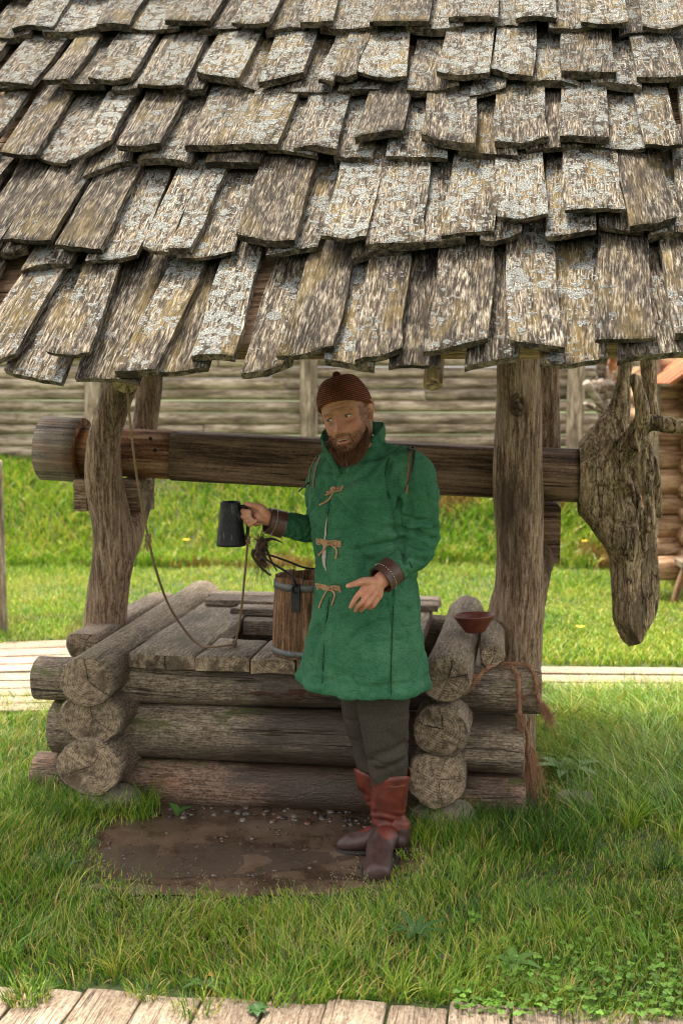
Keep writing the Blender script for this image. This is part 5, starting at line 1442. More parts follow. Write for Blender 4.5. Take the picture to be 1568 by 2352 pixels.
    disp = disp - .010 * (1 - np.abs(vn(wq * (1, 1, 1.6), 8, 41))) ** 6 - .006 * (1 - np.abs(vn(wq * (1.5, 1.5, 1), 15, 42))) ** 5
    # creases: valley with a soft ridge beside it
    CRE = [([(935, 1190), (890, 1178), (840, 1168)], .006, .012), ([(928, 1215), (880, 1210), (820, 1192), (775, 1150)], .007, .012), ([(925, 1240), (880, 1250), (820, 1262)], .006, .012), ([(920, 1150), (905, 1190), (915, 1235), (930, 1290)], .009, .012),
           ([(790, 1140), (830, 1175), (880, 1195)], .006, .012), ([(760, 1145), (748, 1180)], .005, .008), ([(895, 1060), (890, 1110), (900, 1165)], .005, .009), ([(800, 1260), (850, 1290), (910, 1300)], .005, .016),
           ([(790, 1360), (840, 1440), (860, 1540)], .004, .016), ([(735, 1440), (722, 1500), (716, 1540)], .004, .018), ([(800, 1410), (812, 1480), (835, 1550)], .004, .02), ([(905, 1345), (900, 1440), (897, 1590)], .0035, .006),
           ([(935, 1400), (938, 1480), (950, 1560)], .004, .018), ([(860, 1400), (870, 1470), (862, 1540)], .003, .02), ([(960, 1195), (990, 1200), (1000, 1215)], .006, .009), ([(935, 1215), (965, 1228), (1000, 1240)], .007, .009), ([(925, 1235), (960, 1252), (998, 1262)], .006, .009), ([(925, 1258), (950, 1275), (980, 1290)], .005, .009),
           ([(945, 1100), (940, 1160), (950, 1200)], .005, .012), ([(870, 1040), (850, 1080), (800, 1110)], .004, .014), ([(905, 1290), (925, 1300), (940, 1320)], .003, .006), ([(740, 1110), (725, 1140), (716, 1180)], .005, .012), ([(800, 1020), (830, 1045), (880, 1050)], .004, .012)]
    for pts, amp, sg_ in CRE:
        P3 = np.array([hit(x, y)[0] for x, y in pts]); P3 = spline(P3, 4 * len(pts)); dd, _ = dist_poly(v, P3)
        amp = amp * 2.1; sg_ = sg_ * .85; disp = disp - amp * .8 * np.exp(-(dd / sg_) ** 2) + amp * .35 * np.exp(-((dd - sg_ * 2.4) / (sg_ * 1.5)) ** 2)
    # quilted roll along the hem
    hem = v[:, 2] - v[:, 2].min(); disp = disp + .006 * np.exp(-((hem - .022) / .016) ** 2) * (1 + .5 * np.sin(v[:, 0] * 95) * np.sin(v[:, 0] * 37 + 1)) - .005 * np.exp(-((hem - .055) / .010) ** 2)
    # front opening: one edge lapped over the other, gaping at the belly
    SEAM = [(786, 1082), (770, 1112), (762, 1145), (752, 1180), (747, 1240), (748, 1300), (757, 1345), (749, 1400), (744, 1480), (739, 1560), (737, 1600)]
    S3 = spline(np.array([hit(x, y)[0] for x, y in SEAM]), 60); dd, _ = dist_poly(v, S3)
    i3 = np.array([S3[np.argmin(np.abs(S3[:, 2] - z))] for z in v[:, 2]]) if False else None
    zs_ = S3[:, 2][::-1]; xs_ = np.interp(v[:, 2], zs_, S3[:, 0][::-1])
    side = (v[:, 0] > xs_) & (dd < .08); isfront = nm[:, 1] < .3
    disp = disp + np.where(isfront & side, .006 * np.exp(-dd / .028), 0) - np.where(isfront, .007 * np.exp(-(dd / .0062) ** 2), 0)
    v = v + nm * disp[:, None]; v = relax(v, f, .3)
    coat = link('tunic', mesh_of('tunic', v, f, [M['linen']]), person)
    bvh = BVHTree.FromPolygons([tuple(p) for p in v], [tuple(map(int, q)) for q in f])
    # pale shirt showing through the gaping front
    gp = [(752, 1182, .5), (750, 1200, 3.2), (748, 1225, 4.0), (747, 1238, 3.5), (746, 1262, 4.5), (745, 1280, 6.0), (746, 1296, 5.0), (750, 1312, 1.5)]
    vv = []
    for (x, y, wd) in gp:
        for sx in (-1, 0, 1):
            p_, n_ = hit(x + sx * wd * .7, y, .004 + (.003 if sx == 0 else 0)); vv.append(p_)
    ff_ = [(i * 3 + j, i * 3 + j + 1, (i + 1) * 3 + j + 1, (i + 1) * 3 + j) for i in range(len(gp) - 1) for j in range(2)]
    vv = np.array(vv); back = vv + np.array((0, .004, 0)); nv = len(vv)
    ff_ = ff_ + [tuple(nv + q for q in w_[::-1]) for w_ in ff_]
    link('shirt', mesh_of('shirt', np.vstack([vv, back]), ff_, [M['shirt']]), person)
    # leather closures with knotted thongs
    def path(pts, off, nseg=10):
        return spline(np.array([hit(x, y, off)[0] for x, y in pts]), nseg)
    def strap(pts, wd, tails, off=.0045):
        P = path(pts, off); nn_ = np.array([hit(*pts[len(pts) // 2])[1]] * len(P))
        w_ = np.interp(np.linspace(0, 1, len(P)), [0, .3, .45, .55, .7, 1], [wd, wd, wd * .7, wd * .7, wd, wd])
        vv, ff = ribbon(P, w_, nn_, .005)
        st = link('strap', mesh_of('strap', vv, ff, [M['tan']], smooth=False), coat)
        for e in (.18, .84):                                     # stitched squares
            c = P[int(e * (len(P) - 1))]; tx = P[min(len(P) - 1, int(e * (len(P) - 1)) + 1)] - c; tx /= np.linalg.norm(tx); ty = np.cross(nn_[0], tx); o_ = nn_[0] * .0032
            q = [c + o_ + tx * sx * .0095 + ty * sy * wd * .32 for sx, sy in ((-1, -1), (1, -1), (1, 1), (-1, 1), (-1, -1))]
            link('stitching', mesh_of('stitching', *tube(np.array(q), .0009, 5), [M['black_thong']], smooth=False), coat)
        c = P[len(P) // 2]
        kn_ = [c + nn_[0] * .006 + np.array((.008 * math.cos(q), 0, .006 * math.sin(q))) for q in np.linspace(0, 6.3, 9)]
        link('knot', mesh_of('knot', *tube(np.array(kn_), .0042, 8), [M['tan']]), coat)
        for tl in tails:
            P2 = path(tl, .006, 12); nn2 = hit(*tl[1])[1]
            vv, ff = ribbon(P2, np.linspace(.0055, .0072, 12), nn2, .003)
            link('thong', mesh_of('thong', vv, ff, [M['tan']], smooth=False), coat)
    strap([(752, 1134), (768, 1128), (788, 1122)], .026, [[(768, 1130), (755, 1146), (735, 1160)]])
    strap([(729, 1242), (756, 1246), (784, 1250)], .024, [[(756, 1247), (745, 1262), (733, 1276)], [(758, 1247), (774, 1262), (772, 1282)]])
    strap([(729, 1347), (756, 1350), (783, 1354)], .026, [[(754, 1351), (744, 1374), (735, 1398)], [(757, 1350), (771, 1366), (764, 1391)]])
    strap([(852, 1018), (845, 1024), (832, 1030)], .012, [])
    def lace(pts, w_, mat, off=.007):
        P2 = path(pts, off, 14); vv, ff = ribbon(P2, np.linspace(w_, w_ * .75, 14), hit(*pts[1])[1], .003)
        link('lace', mesh_of('lace', vv, ff, [M[mat]], smooth=False), coat)
    M['seam_shade'] = simple('seam_shadow', (.006, .028, .014), .95)  # dark tubes along the seams, crease shade put into their colour
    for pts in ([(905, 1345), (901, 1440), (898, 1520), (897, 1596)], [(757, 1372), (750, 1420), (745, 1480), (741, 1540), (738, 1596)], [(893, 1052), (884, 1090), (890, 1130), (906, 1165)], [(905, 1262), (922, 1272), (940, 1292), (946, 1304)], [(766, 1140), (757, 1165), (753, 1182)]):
        P2 = path(pts, .0004, 24); link('seam_shade', mesh_of('seam_shade', *tube(P2, .0016, 6), [M['seam_shade']]), coat)
    lace([(942, 1036), (938, 1080), (934, 1135)], .0075, 'thong'); lace([(950, 1038), (948, 1065), (942, 1092), (930, 1126)], .0075, 'black_thong')
    k3 = np.array([hit(943 + 6 * math.cos(q), 1035 + 4 * math.sin(q), .009)[0] for q in np.linspace(0, 6.6, 12)])
    link('lace_knot', mesh_of('lace_knot', *tube(k3, .0045, 8), [M['black_thong']]), coat)
    lace([(738, 1052), (726, 1085), (722, 1122)], .0065, 'thong'); lace([(730, 1050), (716, 1080), (711, 1116)], .006, 'thong')
    p0, n0 = hit(714, 1108, .004)
    link('lace', mesh_of('lace', *tube(np.array([p0, p0 + (-.018, .0, -.010), p0 + (-.042, -.005, -.034)]), .0028, 6), [M['black_thong']]), coat)
    # bracers with a stitched line
    def bracer(p, q, r0, r1, ref):
        P, R = spline([p, (p + q) / 2, q], 12, [r0, (r0 + r1) / 2, r1]); vv, ff = tube(P, R, 36, cap=False)
        vi, fi = tube(P, R - .005, 36, cap=False); nv = len(vv); n_ = 36
        rim = [(j, (j + 1) % n_, nv + (j + 1) % n_, nv + j) for j in range(n_)] + [(11 * n_ + j, nv + 11 * n_ + j, nv + 11 * n_ + (j + 1) % n_, 11 * n_ + (j + 1) % n_) for j in range(n_)]
        F_ = ff + [tuple(k + nv for k in w_[::-1]) for w_ in fi] + rim
        cb = link('bracer', mesh_of('bracer', np.vstack([vv, vi]), F_, [M['cuff']]), person)
        ring = tube(P[6:9], R[6:9] + .0015, 60, cap=False)[0].reshape(3, 60, 3)[1]
        sp_ = []
        for j in range(0, 60, 2): sp_.append(tube(np.array([ring[j], ring[j] * .3 + ring[(j + 1) % 60] * .7]), .0012, 5))
        link('stitching', mesh_of('stitching', *join(sp_), [M['thread']]), cb)
    bracer(A(903, 1309, 3.975), A(874, 1333, 3.94), .053, .052, None)
    bracer(A(650, 1205, 4.295), A(613, 1195, 4.275), .053, .050, None)

    # ---------------- trousers
    def leg(pts, rad, seed):
        P, R = spline([A(*p) for p in pts], 40, rad)
        return tube(P, R, 30, fn=lambda u, a: 1 + .03 * np.sin(u * 30 + a * 2 + seed) * (u > .55) + .055 * np.exp(-((u - .9) / .07) ** 2) * np.sin(a * 3 + u * 40))
    parts = [leg([(872, 1470, 4.20), (878, 1560, 4.20), (881, 1640, 4.19), (888, 1720, 4.19), (892, 1775, 4.20), (893, 1810, 4.21)], [.115, .106, .102, .084, .074, .060], 1),
             leg([(835, 1470, 4.30), (832, 1560, 4.31), (835, 1640, 4.33), (850, 1720, 4.345), (862, 1775, 4.35), (872, 1810, 4.35)], [.10, .095, .086, .072, .062, .052], 4)]
    v, f = remesh(parts, .007, 3)
    nm = normals(v, f); v = v + nm * (fbm(v * (1, 1, .8), 11, 3, 3) * .006 - .008 * (1 - np.abs(vn(v * (1, 1, 1.8), 9, 77))) ** 5)[:, None]
    fold = spline(np.array([A(835, 1770, 4.13), A(865, 1757, 4.11), A(900, 1742, 4.11), A(930, 1728, 4.14)]), 12); dd, _ = dist_poly(v, fold)
    v = v + nm * (.009 * np.exp(-(dd / .016) ** 2) - .007 * np.exp(-((dd - .032) / .013) ** 2))[:, None]
    link('trousers', mesh_of('trousers', v, f, [M['wool']]), person)

    # ---------------- boots
    def boot(shaft, srad, foot, frad, seed, top_dir):
        bt = link('boot', None, person) if False else None
        P, R = spline([A(*p) for p in shaft], 30, srad)
        fn = lambda u, a: 1 + .05 * np.exp(-((u - .80) / .07) ** 2) * np.sin(u * 70 + 1.3 * np.sin(a + seed)) + .02 * np.sin(a * 2 + u * 7 + seed)
        sv, sf = tube(P, R, 32, fn=fn)
        fv, ff = capsule(foot, frad, 24, 6, ref=(0, 0, 1))
        ax = foot[-1] - foot[0]; ax[2] = 0; ax /= np.linalg.norm(ax); lat = np.array((-ax[1], ax[0], 0))
        q = (fv - foot[0]) @ lat; fv = fv + lat * (q * .24)[:, None]
        fv[:, 2] = np.where(fv[:, 2] < -.014, -.014 + (fv[:, 2] + .014) * .05, fv[:, 2])
        heel = capsule([foot[0] + np.array((0, 0, .055)), foot[0]], [.043, .040], 16, 4)
        hv = np.array(heel[0]); hv[:, 2] = np.maximum(hv[:, 2], -.014)
        v, f = remesh([(sv, sf), (fv, ff), (hv, heel[1])], .0055, 3)
        # scalloped upper edge: lower the rim at the sides
        nm = normals(v, f)
        v = v + nm * (fbm(v, 20, seed, 3) * .0025 + .0035 * np.sin(v[:, 2] * 190 + 3 * np.sin(v[:, 0] * 30)) * np.exp(-((v[:, 2] - .118) / .026) ** 2))[:, None]
        zc = v[f].mean(1)[:, 2]
        fm = (zc < .070 + .01 * np.sin(v[f].mean(1)[:, 0] * 60)).astype(int)
        o = link('boot', mesh_of('boot', v, f, [M['boot'], M['boot_foot']], True, fm), person)
        # sole: follows the foot outline
        pts = np.unique(np.round(v[v[:, 2] < .015][:, :2], 3), axis=0); pts = pts[np.lexsort((pts[:, 1], pts[:, 0]))]
        def half(ps):
            h = []
            for p_ in ps:
                while len(h) > 1 and (h[-1][0] - h[-2][0]) * (p_[1] - h[-2][1]) - (h[-1][1] - h[-2][1]) * (p_[0] - h[-2][0]) <= 0: h.pop()
                h.append(p_)
            return h
        hull = np.array(half(pts)[:-1] + half(pts[::-1])[:-1]); c = hull.mean(0); hull = c + (hull - c) * 1.015
        per = np.vstack([hull, hull[:1]]); sl = np.concatenate([[0], np.cumsum(np.linalg.norm(np.diff(per, axis=0), axis=1))]); u_ = np.linspace(0, sl[-1], 40, endpoint=False)
        out = np.stack([np.interp(u_, sl, per[:, 0]), np.interp(u_, sl, per[:, 1])], -1)
        sv, sf = loft([np.column_stack([out, np.full(40, -.024)]), np.column_stack([out, np.full(40, -.009)])])
        link('sole', mesh_of('sole', sv, sf, [M['sole']]), o)
        return o, v
    g0 = onz(850, 1992); g1 = onz(895, 1936)
    ft = [np.array((g1.x + .005, g1.y - .0, .026)), np.array((.72 * g1.x + .28 * g0.x, .72 * g1.y + .28 * g0.y, .046)), np.array((.45 * g1.x + .55 * g0.x, .45 * g1.y + .55 * g0.y, .026)), np.array((.15 * g1.x + .85 * g0.x, .15 * g1.y + .82 * g0.y, .013)), np.array((g0.x - .006, g0.y + .005, .012))]
    b1, bv1 = boot([(897, 1786, 4.205), (893, 1830, 4.21), (889, 1880, 4.225), (887, 1918, 4.245), (888, 1945, 4.255)], [.074, .070, .062, .058, .050], ft, [.040, .044, .043, .037, .024], 2, None)
    h0 = onz(770, 1944); h1 = onz(918, 1942)
    dx = np.array((h0.x - h1.x, h0.y - h1.y, 0))
    hb = np.array((h1.x, h1.y, 0))
    ft2 = [hb + (0, 0, .026), hb + dx * .3 + (0, 0, .042), hb + dx * .58 + (0, 0, .024), hb + dx * .80 + (0, 0, .014), hb + dx * .90 + (0, 0, .008)]
    b2, bv2 = boot([(856, 1778, 4.35), (872, 1825, 4.35), (893, 1870, 4.345), (908, 1900, 4.34), (914, 1935, 4.335)], [.070, .062, .056, .054, .046], ft2, [.038, .041, .039, .033, .022], 5, None)
    # flaring scalloped boot tops
    for bo, (cx, cy, Y), r, sd_ in ((b1, (897, 1792, 4.205), .0755, .4), (b2, (855, 1782, 4.35), .072, 2.2)):
        n_ = 48; a_ = np.linspace(0, 2 * math.pi, n_, endpoint=False); c = A(cx, cy, Y)
        h_ = .010 + .030 * np.abs(np.sin(a_ * 1.5 + sd_)) ** .6
        mk = lambda rad, zz_: np.stack([c[0] + np.cos(a_) * rad, c[1] + np.sin(a_) * rad, c[2] + zz_ + 0 * a_], -1)
        out = [mk(r - .020, -.05), mk(r - .014, -.05), mk(r - .004, -.015), mk(r + .001, h_ * .5), mk(r + .003, h_), mk(r - .001, h_), mk(r - .008, -.02)]
        vv, ff = loft(out, cap=False)
        link('boot_top', mesh_of('boot_top', vv, ff, [M['boot']]), bo)
    return bvh
make_person()

# ================================================================== things on and around the well
M['rope'] = simple('hemp_rope', (.20, .135, .080), .9, vary=.4, scale=120, bump=.5)
M['rope_dark'] = simple('wet_rope', (.060, .030, .018), .8, vary=.5, scale=120, bump=.5)
M['rope_red'] = simple('coir_rope', (.26, .135, .075), .9, vary=.4, scale=120, bump=.4)
def twisted(pts, r, turns_per_m=70, n=None, strands=3):
    P = spline(pts, n or 160); ln = np.concatenate([[0], np.cumsum(np.linalg.norm(np.diff(P, axis=0), axis=1))])
    m = max(24, int(ln[-1] / .0045)); s = np.linspace(0, ln[-1], m); Q = np.stack([np.interp(s, ln, P[:, i]) for i in range(3)], -1)
    T, A_, B_ = frames(Q); parts = []
    for k in range(strands):
        ph = s * turns_per_m * 2 + k * 2 * math.pi / strands
        parts.append(tube(Q + (np.cos(ph) * r * .5)[:, None] * A_ + (np.sin(ph) * r * .5)[:, None] * B_, r * .58, 6))
    return join(parts)
def fibres(c, dirs, n, ln, rg, spread=.4, r=.0007, sag=.0, start=.003):
    parts = []
    for i in range(n):
        d0 = np.array(dirs[rg.integers(len(dirs))], float); d0 = d0 / np.linalg.norm(d0) + rg.normal(size=3) * spread; d0 /= np.linalg.norm(d0)
        p0 = np.array(c) + rg.normal(size=3) * start; l = ln * rg.uniform(.4, 1.1)
        p1 = p0 + d0 * l * .5 + rg.normal(size=3) * l * .06; p2 = p1 + (d0 + np.array((0, 0, -sag)) + rg.normal(size=3) * spread * .6) * l * .5
        parts.append(tube(spline([p0, p1, p2], 6), np.linspace(r, r * .5, 6), 4))
    return parts
def knot(c, r, rr, seed, n=40):
    rg = np.random.default_rng(seed); ph = rg.uniform(0, 6.28, 3); t = np.linspace(0, 2 * math.pi, n)
    P = np.stack([np.sin(2 * t + ph[0]) * (1 + .4 * np.cos(3 * t)), np.cos(2 * t + ph[0]) * (1 + .4 * np.cos(3 * t)), np.sin(3 * t + ph[2]) * 1.3], -1) * r * .62
    return tube(np.array(c) + P, rr, 7)

def make_ropes():
    rg = np.random.default_rng(4); A = lambda x, y, Y: np.array(at(x, y, Y))
    foot = onplane(288, 890, roof_pt(.7, 0, -.13), NRM)
    zt = .650
    def D(x, y): return np.array(onz(x, y, zt))
    top = [np.array(foot) + (.0, .02, .05), A(294, 915, foot.y + .02), A(303, 1010, 3.75), A(318, 1120, 3.95), A(338, 1225, 4.12)]
    low = [A(342, 1245, 4.14), A(358, 1310, 4.3), A(385, 1385, 4.5), A(420, 1442, 4.68), D(455, 1480) + (0, -.03, .010), D(490, 1489) + (0, 0, .006), D(538, 1485) + (0, 0, .008)]
    hm = A(569, 1238, 4.265)
    up = [D(540, 1484) + (0, 0, .012), A(545, 1455, 4.66), A(554, 1400, 4.55), A(562, 1320, 4.40), A(568, 1255, 4.28), hm]
    t = thing('rope', 'thin hemp rope looping from the eave over the deck up to the mug', 'rope', low[-1])
    link('upper_cord', mesh_of('upper_cord', *twisted(top, .0042), [M['rope']]), t)
    link('lower_cord', mesh_of('lower_cord', *twisted(low, .0052), [M['rope']]), t)
    link('mug_cord', mesh_of('mug_cord', *twisted(up, .0048), [M['rope']]), t)
    for c, r, nm, dirs, ln in ((A(340, 1234, 4.13), .011, 12, [(0, 0, -1)], .06), (D(539, 1482) + (0, -.006, .014), .012, 14, [(.2, -.5, -.4), (-.3, -.6, -.2)], .04), (hm, .010, 10, [(.5, 0, .8), (-.3, 0, .5)], .03)):
        v, f = join([knot(c, r, .0038, nm), knot(c + np.array((0, 0, -.010)), r * .8, .0036, nm + 3)] + fibres(c, dirs, 26, ln, rg, .3, .0009, .5))
        link('knot', mesh_of('knot', v, f, [M['rope']]), t)
    # dark ragged rope tied round the bucket's bail
    c = A(598, 1265, 4.58); Y = 4.58
    body = [tube(spline([A(604, 1236, Y), A(592, 1258, Y), A(596, 1285, Y), A(612, 1300, Y)], 16), .012, 8), knot(A(598, 1262, Y), .022, .0085, 3), knot(A(603, 1250, Y), .020, .0075, 5), knot(A(600, 1276, Y), .020, .008, 7),
            tube(spline([A(583, 1262, Y), A(580, 1274, Y), A(590, 1292, Y), A(604, 1308, Y), A(622, 1322, Y)], 18), np.linspace(.008, .004, 18), 7),
            tube(spline([A(612, 1262, Y), A(624, 1290, Y), A(636, 1312, Y)], 14), np.linspace(.006, .0025, 14), 7),
            tube(spline([A(600, 1244, Y), A(625, 1238, Y), A(648, 1246, Y)], 14), np.linspace(.010, .002, 14), 7)]
    body += fibres(A(598, 1245, Y), [(-.6, 0, .8), (.8, 0, .3), (.2, -.2, .9)], 60, .055, rg, .35, .0011, .2, .006)
    body += fibres(A(600, 1285, Y), [(.4, 0, -1), (-.2, 0, -1)], 34, .09, rg, .25, .0009, .4, .006)
    v, f = join(body)
    tag(link('rope_tangle', mesh_of('rope_tangle', v, f, [M['rope_dark']])), 'ragged dark wet rope knotted on the bucket handle', 'rope')
    # frayed coir rope over the end of the front log on the right
    Lg = lambda u, dv, z: np.array(W(u, .25 + dv, z))
    t2 = thing('frayed_rope', 'frayed reddish coir rope draped over the log end at right', 'rope', Lg(1.72, -.1, .6))
    r_ = .10; zc = .515
    pa = [Lg(1.53, -.085, zc + .062), Lg(1.56, -.05, zc + .092), Lg(1.62, -.01, zc + .106), Lg(1.66, -.03, zc + .104), Lg(1.69, -.075, zc + .072), Lg(1.695, -.105, zc + .01), Lg(1.70, -.112, zc - .07), Lg(1.715, -.10, zc - .12), Lg(1.73, -.06, zc - .17), Lg(1.735, -.04, zc - .23)]
    pb = [Lg(1.66, .0, zc + .106), Lg(1.73, -.02, zc + .104), Lg(1.755, -.065, zc + .080), Lg(1.765, -.10, zc + .04), Lg(1.772, -.112, zc + .0), Lg(1.785, -.112, zc - .03)]
    link('strand', mesh_of('strand', *twisted(pa, .0085, 45), [M['rope_red']]), t2)
    link('strand', mesh_of('strand', *twisted(pb, .0085, 45), [M['rope_red']]), t2)
    for c, dirs, n, ln, sp in ((pa[0], [(-.8, -.5, -.35), (-.9, -.3, .0)], 110, .085, .22), (pb[-1], [(.5, -.1, -.8)], 130, .09, .2), (pa[6], [(.1, -.2, -1)], 60, .07, .15), (pa[-1], [(.05, 0, -1), (.25, -.1, -1)], 170, .20, .10), (pa[5], [(.5, -.4, -.6), (-.5, -.5, -.5)], 40, .05, .5), (pb[3], [(.7, -.3, .3), (-.4, -.4, -.7)], 50, .05, .5), *[(p_, [(.3, -.7, -.5), (-.5, -.6, .3), (.2, -.3, .8)], 26, .035, .5) for p_ in pa[1:5] + pb[1:3]]):
        v, f = join(fibres(c, dirs, n, ln, rg, sp, .0011, .35, .007)); link('fray', mesh_of('fray', v, f, [M['rope_red']]), t2)
make_ropes()

def make_bucket():
    zb = .655; c0 = onz(712, 1497, zb); c = Vector((c0.x, c0.y, zb))
    bk = thing('bucket', 'wooden stave bucket with two grey metal hoops on the well deck', 'bucket', c)
    st = wood('bucket_stave', (.085, .038, .018), (.175, .088, .044), (.27, .155, .085), gx=4, g=70, stain=.55, vary=.16, crack=.3)
    R0, R1, Hh, n = .158, .143, .325, 18
    for k in range(n):
        a0 = 2 * math.pi * k / n + .004; a1 = 2 * math.pi * (k + 1) / n - .004; V = []
        am = (a0 + a1) / 2
        for z, R in ((0, R0), (Hh * .5, (R0 + R1) / 2 + .002), (Hh + .004 * math.sin(k * 2.3), R1)):
            for a in (a0, am, a1): V.append((math.cos(a) * R, math.sin(a) * R, z))
            for a in (a1, am, a0): V.append((math.cos(a) * (R - .018), math.sin(a) * (R - .018), z))
        F = [(i * 6 + j, i * 6 + (j + 1) % 6, (i + 1) * 6 + (j + 1) % 6, (i + 1) * 6 + j) for i in range(2) for j in range(6)] + [(0, 5, 4, 1), (1, 4, 3, 2), (12, 13, 16, 17), (13, 14, 15, 16)]
        mw = Matrix.Translation(c) @ frame((0, 0, 0), (0, 0, 1)); inv = mw.inverted()
        V = [inv @ (c + Vector(p)) for p in V]
        link('stave', mesh_of('stave', V, F, [st], smooth=False), bk, mw)
    hoop = simple('galvanised_hoop', (.13, .13, .13), .6, metal=.6, vary=.5, scale=60, bump=.3)
    for z0, z1 in ((.008, .034), (Hh - .050, Hh - .020)):
        rr = lambda z: R0 + (R1 - R0) * z / Hh + .0015
        an = np.linspace(0, 2 * math.pi, 64, endpoint=False); mk = lambda r, z: np.stack([c.x + np.cos(an) * r, c.y + np.sin(an) * r, np.full(64, c.z + z)], -1)
        v, f = loft([mk(rr(z0), z0), mk(rr(z0) + .004, z0 + .001), mk(rr(z1) + .004, z1 - .001), mk(rr(z1), z1)], cap=False)
        link('hoop', mesh_of('hoop', v, f, [hoop]), bk)
    an = np.linspace(0, 2 * math.pi, 40, endpoint=False)
    fv = np.vstack([np.stack([c.x + np.cos(an) * (R0 - .02), c.y + np.sin(an) * (R0 - .02), np.full(40, c.z + .02)], -1), [(c.x, c.y, c.z + .02)]])
    link('bottom', mesh_of('bottom', fv, [(i, (i + 1) % 40, 40) for i in range(40)], [st]), bk)
    iron = simple('black_iron', (.025, .024, .026), .4, metal=.7, vary=.4, scale=60, bump=.3)
    A = lambda x, y, Y: np.array(at(x, y, Y))
    e1 = np.array(c) + (-.05, -.140, Hh - .045); e2 = np.array(c) + (.045, .138, Hh - .02)
    for e, s in ((e1, -1), (e2, 1)):
        o = np.array((e[0] - c.x, e[1] - c.y, 0)); o /= np.linalg.norm(o)
        ring = [e + np.array((0, 0, .010)) + o * .010 + np.array((math.cos(q) * .014, 0, math.sin(q) * .016)) for q in np.linspace(0, 6.28, 14)]
        v, f = join([ribbon([e + o * .006 + (0, 0, .03), e + o * .008 + (0, 0, -.03), e + o * .012 + (0, 0, -.085)], .034, o, .006), tube(ring, .0045, 7)])
        link('ear', mesh_of('ear', v, f, [iron], smooth=False), bk)
    bail = spline([e1 + (0, -.012, .02), A(672, 1325, c.y - .16), A(640, 1303, c.y - .13), A(606, 1282, c.y - .09), A(598, 1272, c.y - .04), A(622, 1276, c.y + .02), A(660, 1289, c.y + .08), A(700, 1304, c.y + .12), e2 + (0, 0, .02)], 50)
    link('bail', mesh_of('bail', *tube(bail, .0045, 8), [iron]), bk)
make_bucket()

def make_mug():
    Y = 4.265; t, b_ = at(529, 1152, Y), at(531, 1253, Y); c = b_
    mg = thing('mug', 'black tapered tankard held out over the well', 'mug', c)
    blk = simple('black_glaze', (.006, .006, .007), .36, vary=.6, scale=34, bump=1.0, dist=.006, spec=.22, c2=(.003, .003, .004), stretch=(.4, 1, 1))
    nt = blk.node_tree; bs = nt.nodes['Principled BSDF']        # glaze worn through to grey in streaks
    vv_, _, _ = rnd_coords(nt, (9, 30, 30), spread=3.0); wn2 = node(nt, 'ShaderNodeTexNoise', Vector=vv_, Scale=1.6, Detail=7.0, Roughness=.7)
    setl(nt, bs, Base_Color=ramp(nt, wn2, [(.54, (.006, .006, .007)), (.60, (.035, .036, .040)), (.68, (.16, .165, .18))]))
    ax = (t - b_); h = ax.length; mw = frame(b_, ax)
    an = np.linspace(0, 2 * math.pi, 48, endpoint=False)
    prof = [(0, .02), (0, .055), (.004, .0575), (.010, .056), (.03, .0535), (.08, .0475), (.13, .0415), (h - .012, .0375), (h - .004, .0385), (h, .0375), (h - .002, .0345), (h - .05, .036), (.012, .050), (.012, .01)]
    rings = [np.stack([np.full(48, x), np.cos(an) * r * (1 + .012 * np.sin(an * 9 + x * 60)), np.sin(an) * r], -1) for x, r in prof]
    link('cup', mesh_of('cup', *loft(rings), [blk]), mg, mw)
    A = lambda x, y, Yy: np.array(at(x, y, Yy))
    hp = spline([A(548, 1164, Y), A(562, 1163, Y - .004), A(567, 1172, Y - .004), A(568, 1195, Y - .002), A(569, 1215, Y), A(566, 1234, Y), A(556, 1240, Y)], 30)
    link('handle', mesh_of('handle', *tube(hp, .0065, 10, flat=1.5), [blk]), mg)
make_mug()

def make_bowl():
    p = at(1090, 1462, W(1.5, .36).y); c = Vector((p.x, p.y, .725))
    m = simple('red_clay', (.115, .028, .016), .5, vary=.35, scale=25, bump=.2, c2=(.055, .014, .010))
    an = np.linspace(0, 2 * math.pi, 56, endpoint=False)
    prof = [(0, .004), (.0, .040), (.004, .044), (.02, .055), (.045, .072), (.062, .082), (.068, .0875), (.072, .0885), (.073, .085), (.064, .078), (.04, .064), (.018, .046), (.010, .030), (.009, .004)]
    rings = [np.stack([np.cos(an) * r, np.sin(an) * r, np.full(56, z)], -1) for z, r in prof]
    mw = Matrix.Translation(c) @ Matrix.Rotation(RAD(-3), 4, 'Y') @ Matrix.Rotation(RAD(-2), 4, 'X')
    tag(link('bowl', mesh_of('bowl', *loft(rings), [m]), None, mw), 'red-brown clay bowl resting on the right-hand logs', 'bowl')
make_bowl()

# ------------------------------------------------------------------ low plants and litter
LEAF = vcol_mat('leaf_blade', .5, .35, trans=.3)
def leaf(p, d, up, ln, wd, col, lobes=0, fold=.2, n=9):
    """one broad leaf from p along d"""
    d = np.array(d, float); d /= np.linalg.norm(d); s = np.cross(d, up); s /= np.linalg.norm(s); u = np.cross(s, d)
    V, C = [], []; t = np.linspace(0, 1, n)
    for i, q in enumerate(t):
        w = wd * (math.sin(math.pi * min(1, q * .96 + .03)) ** .8) * (1 + (.28 * math.cos(q * math.pi * 2 * lobes) if lobes else 0)) / 2
        c = np.array(p) + d * ln * q + u * (ln * .25 * math.sin(q * math.pi) * .6 - ln * .25 * q * q)
        V += [c - s * w + u * w * fold, c, c + s * w + u * w * fold]; C += [np.array(col) * .9, np.array(col) * 1.12, np.array(col) * .95]
    F = [(i * 3 + j, i * 3 + j + 1, (i + 1) * 3 + j + 1, (i + 1) * 3 + j) for i in range(n - 1) for j in range(2)]
    return np.array(V), F, np.array(C)
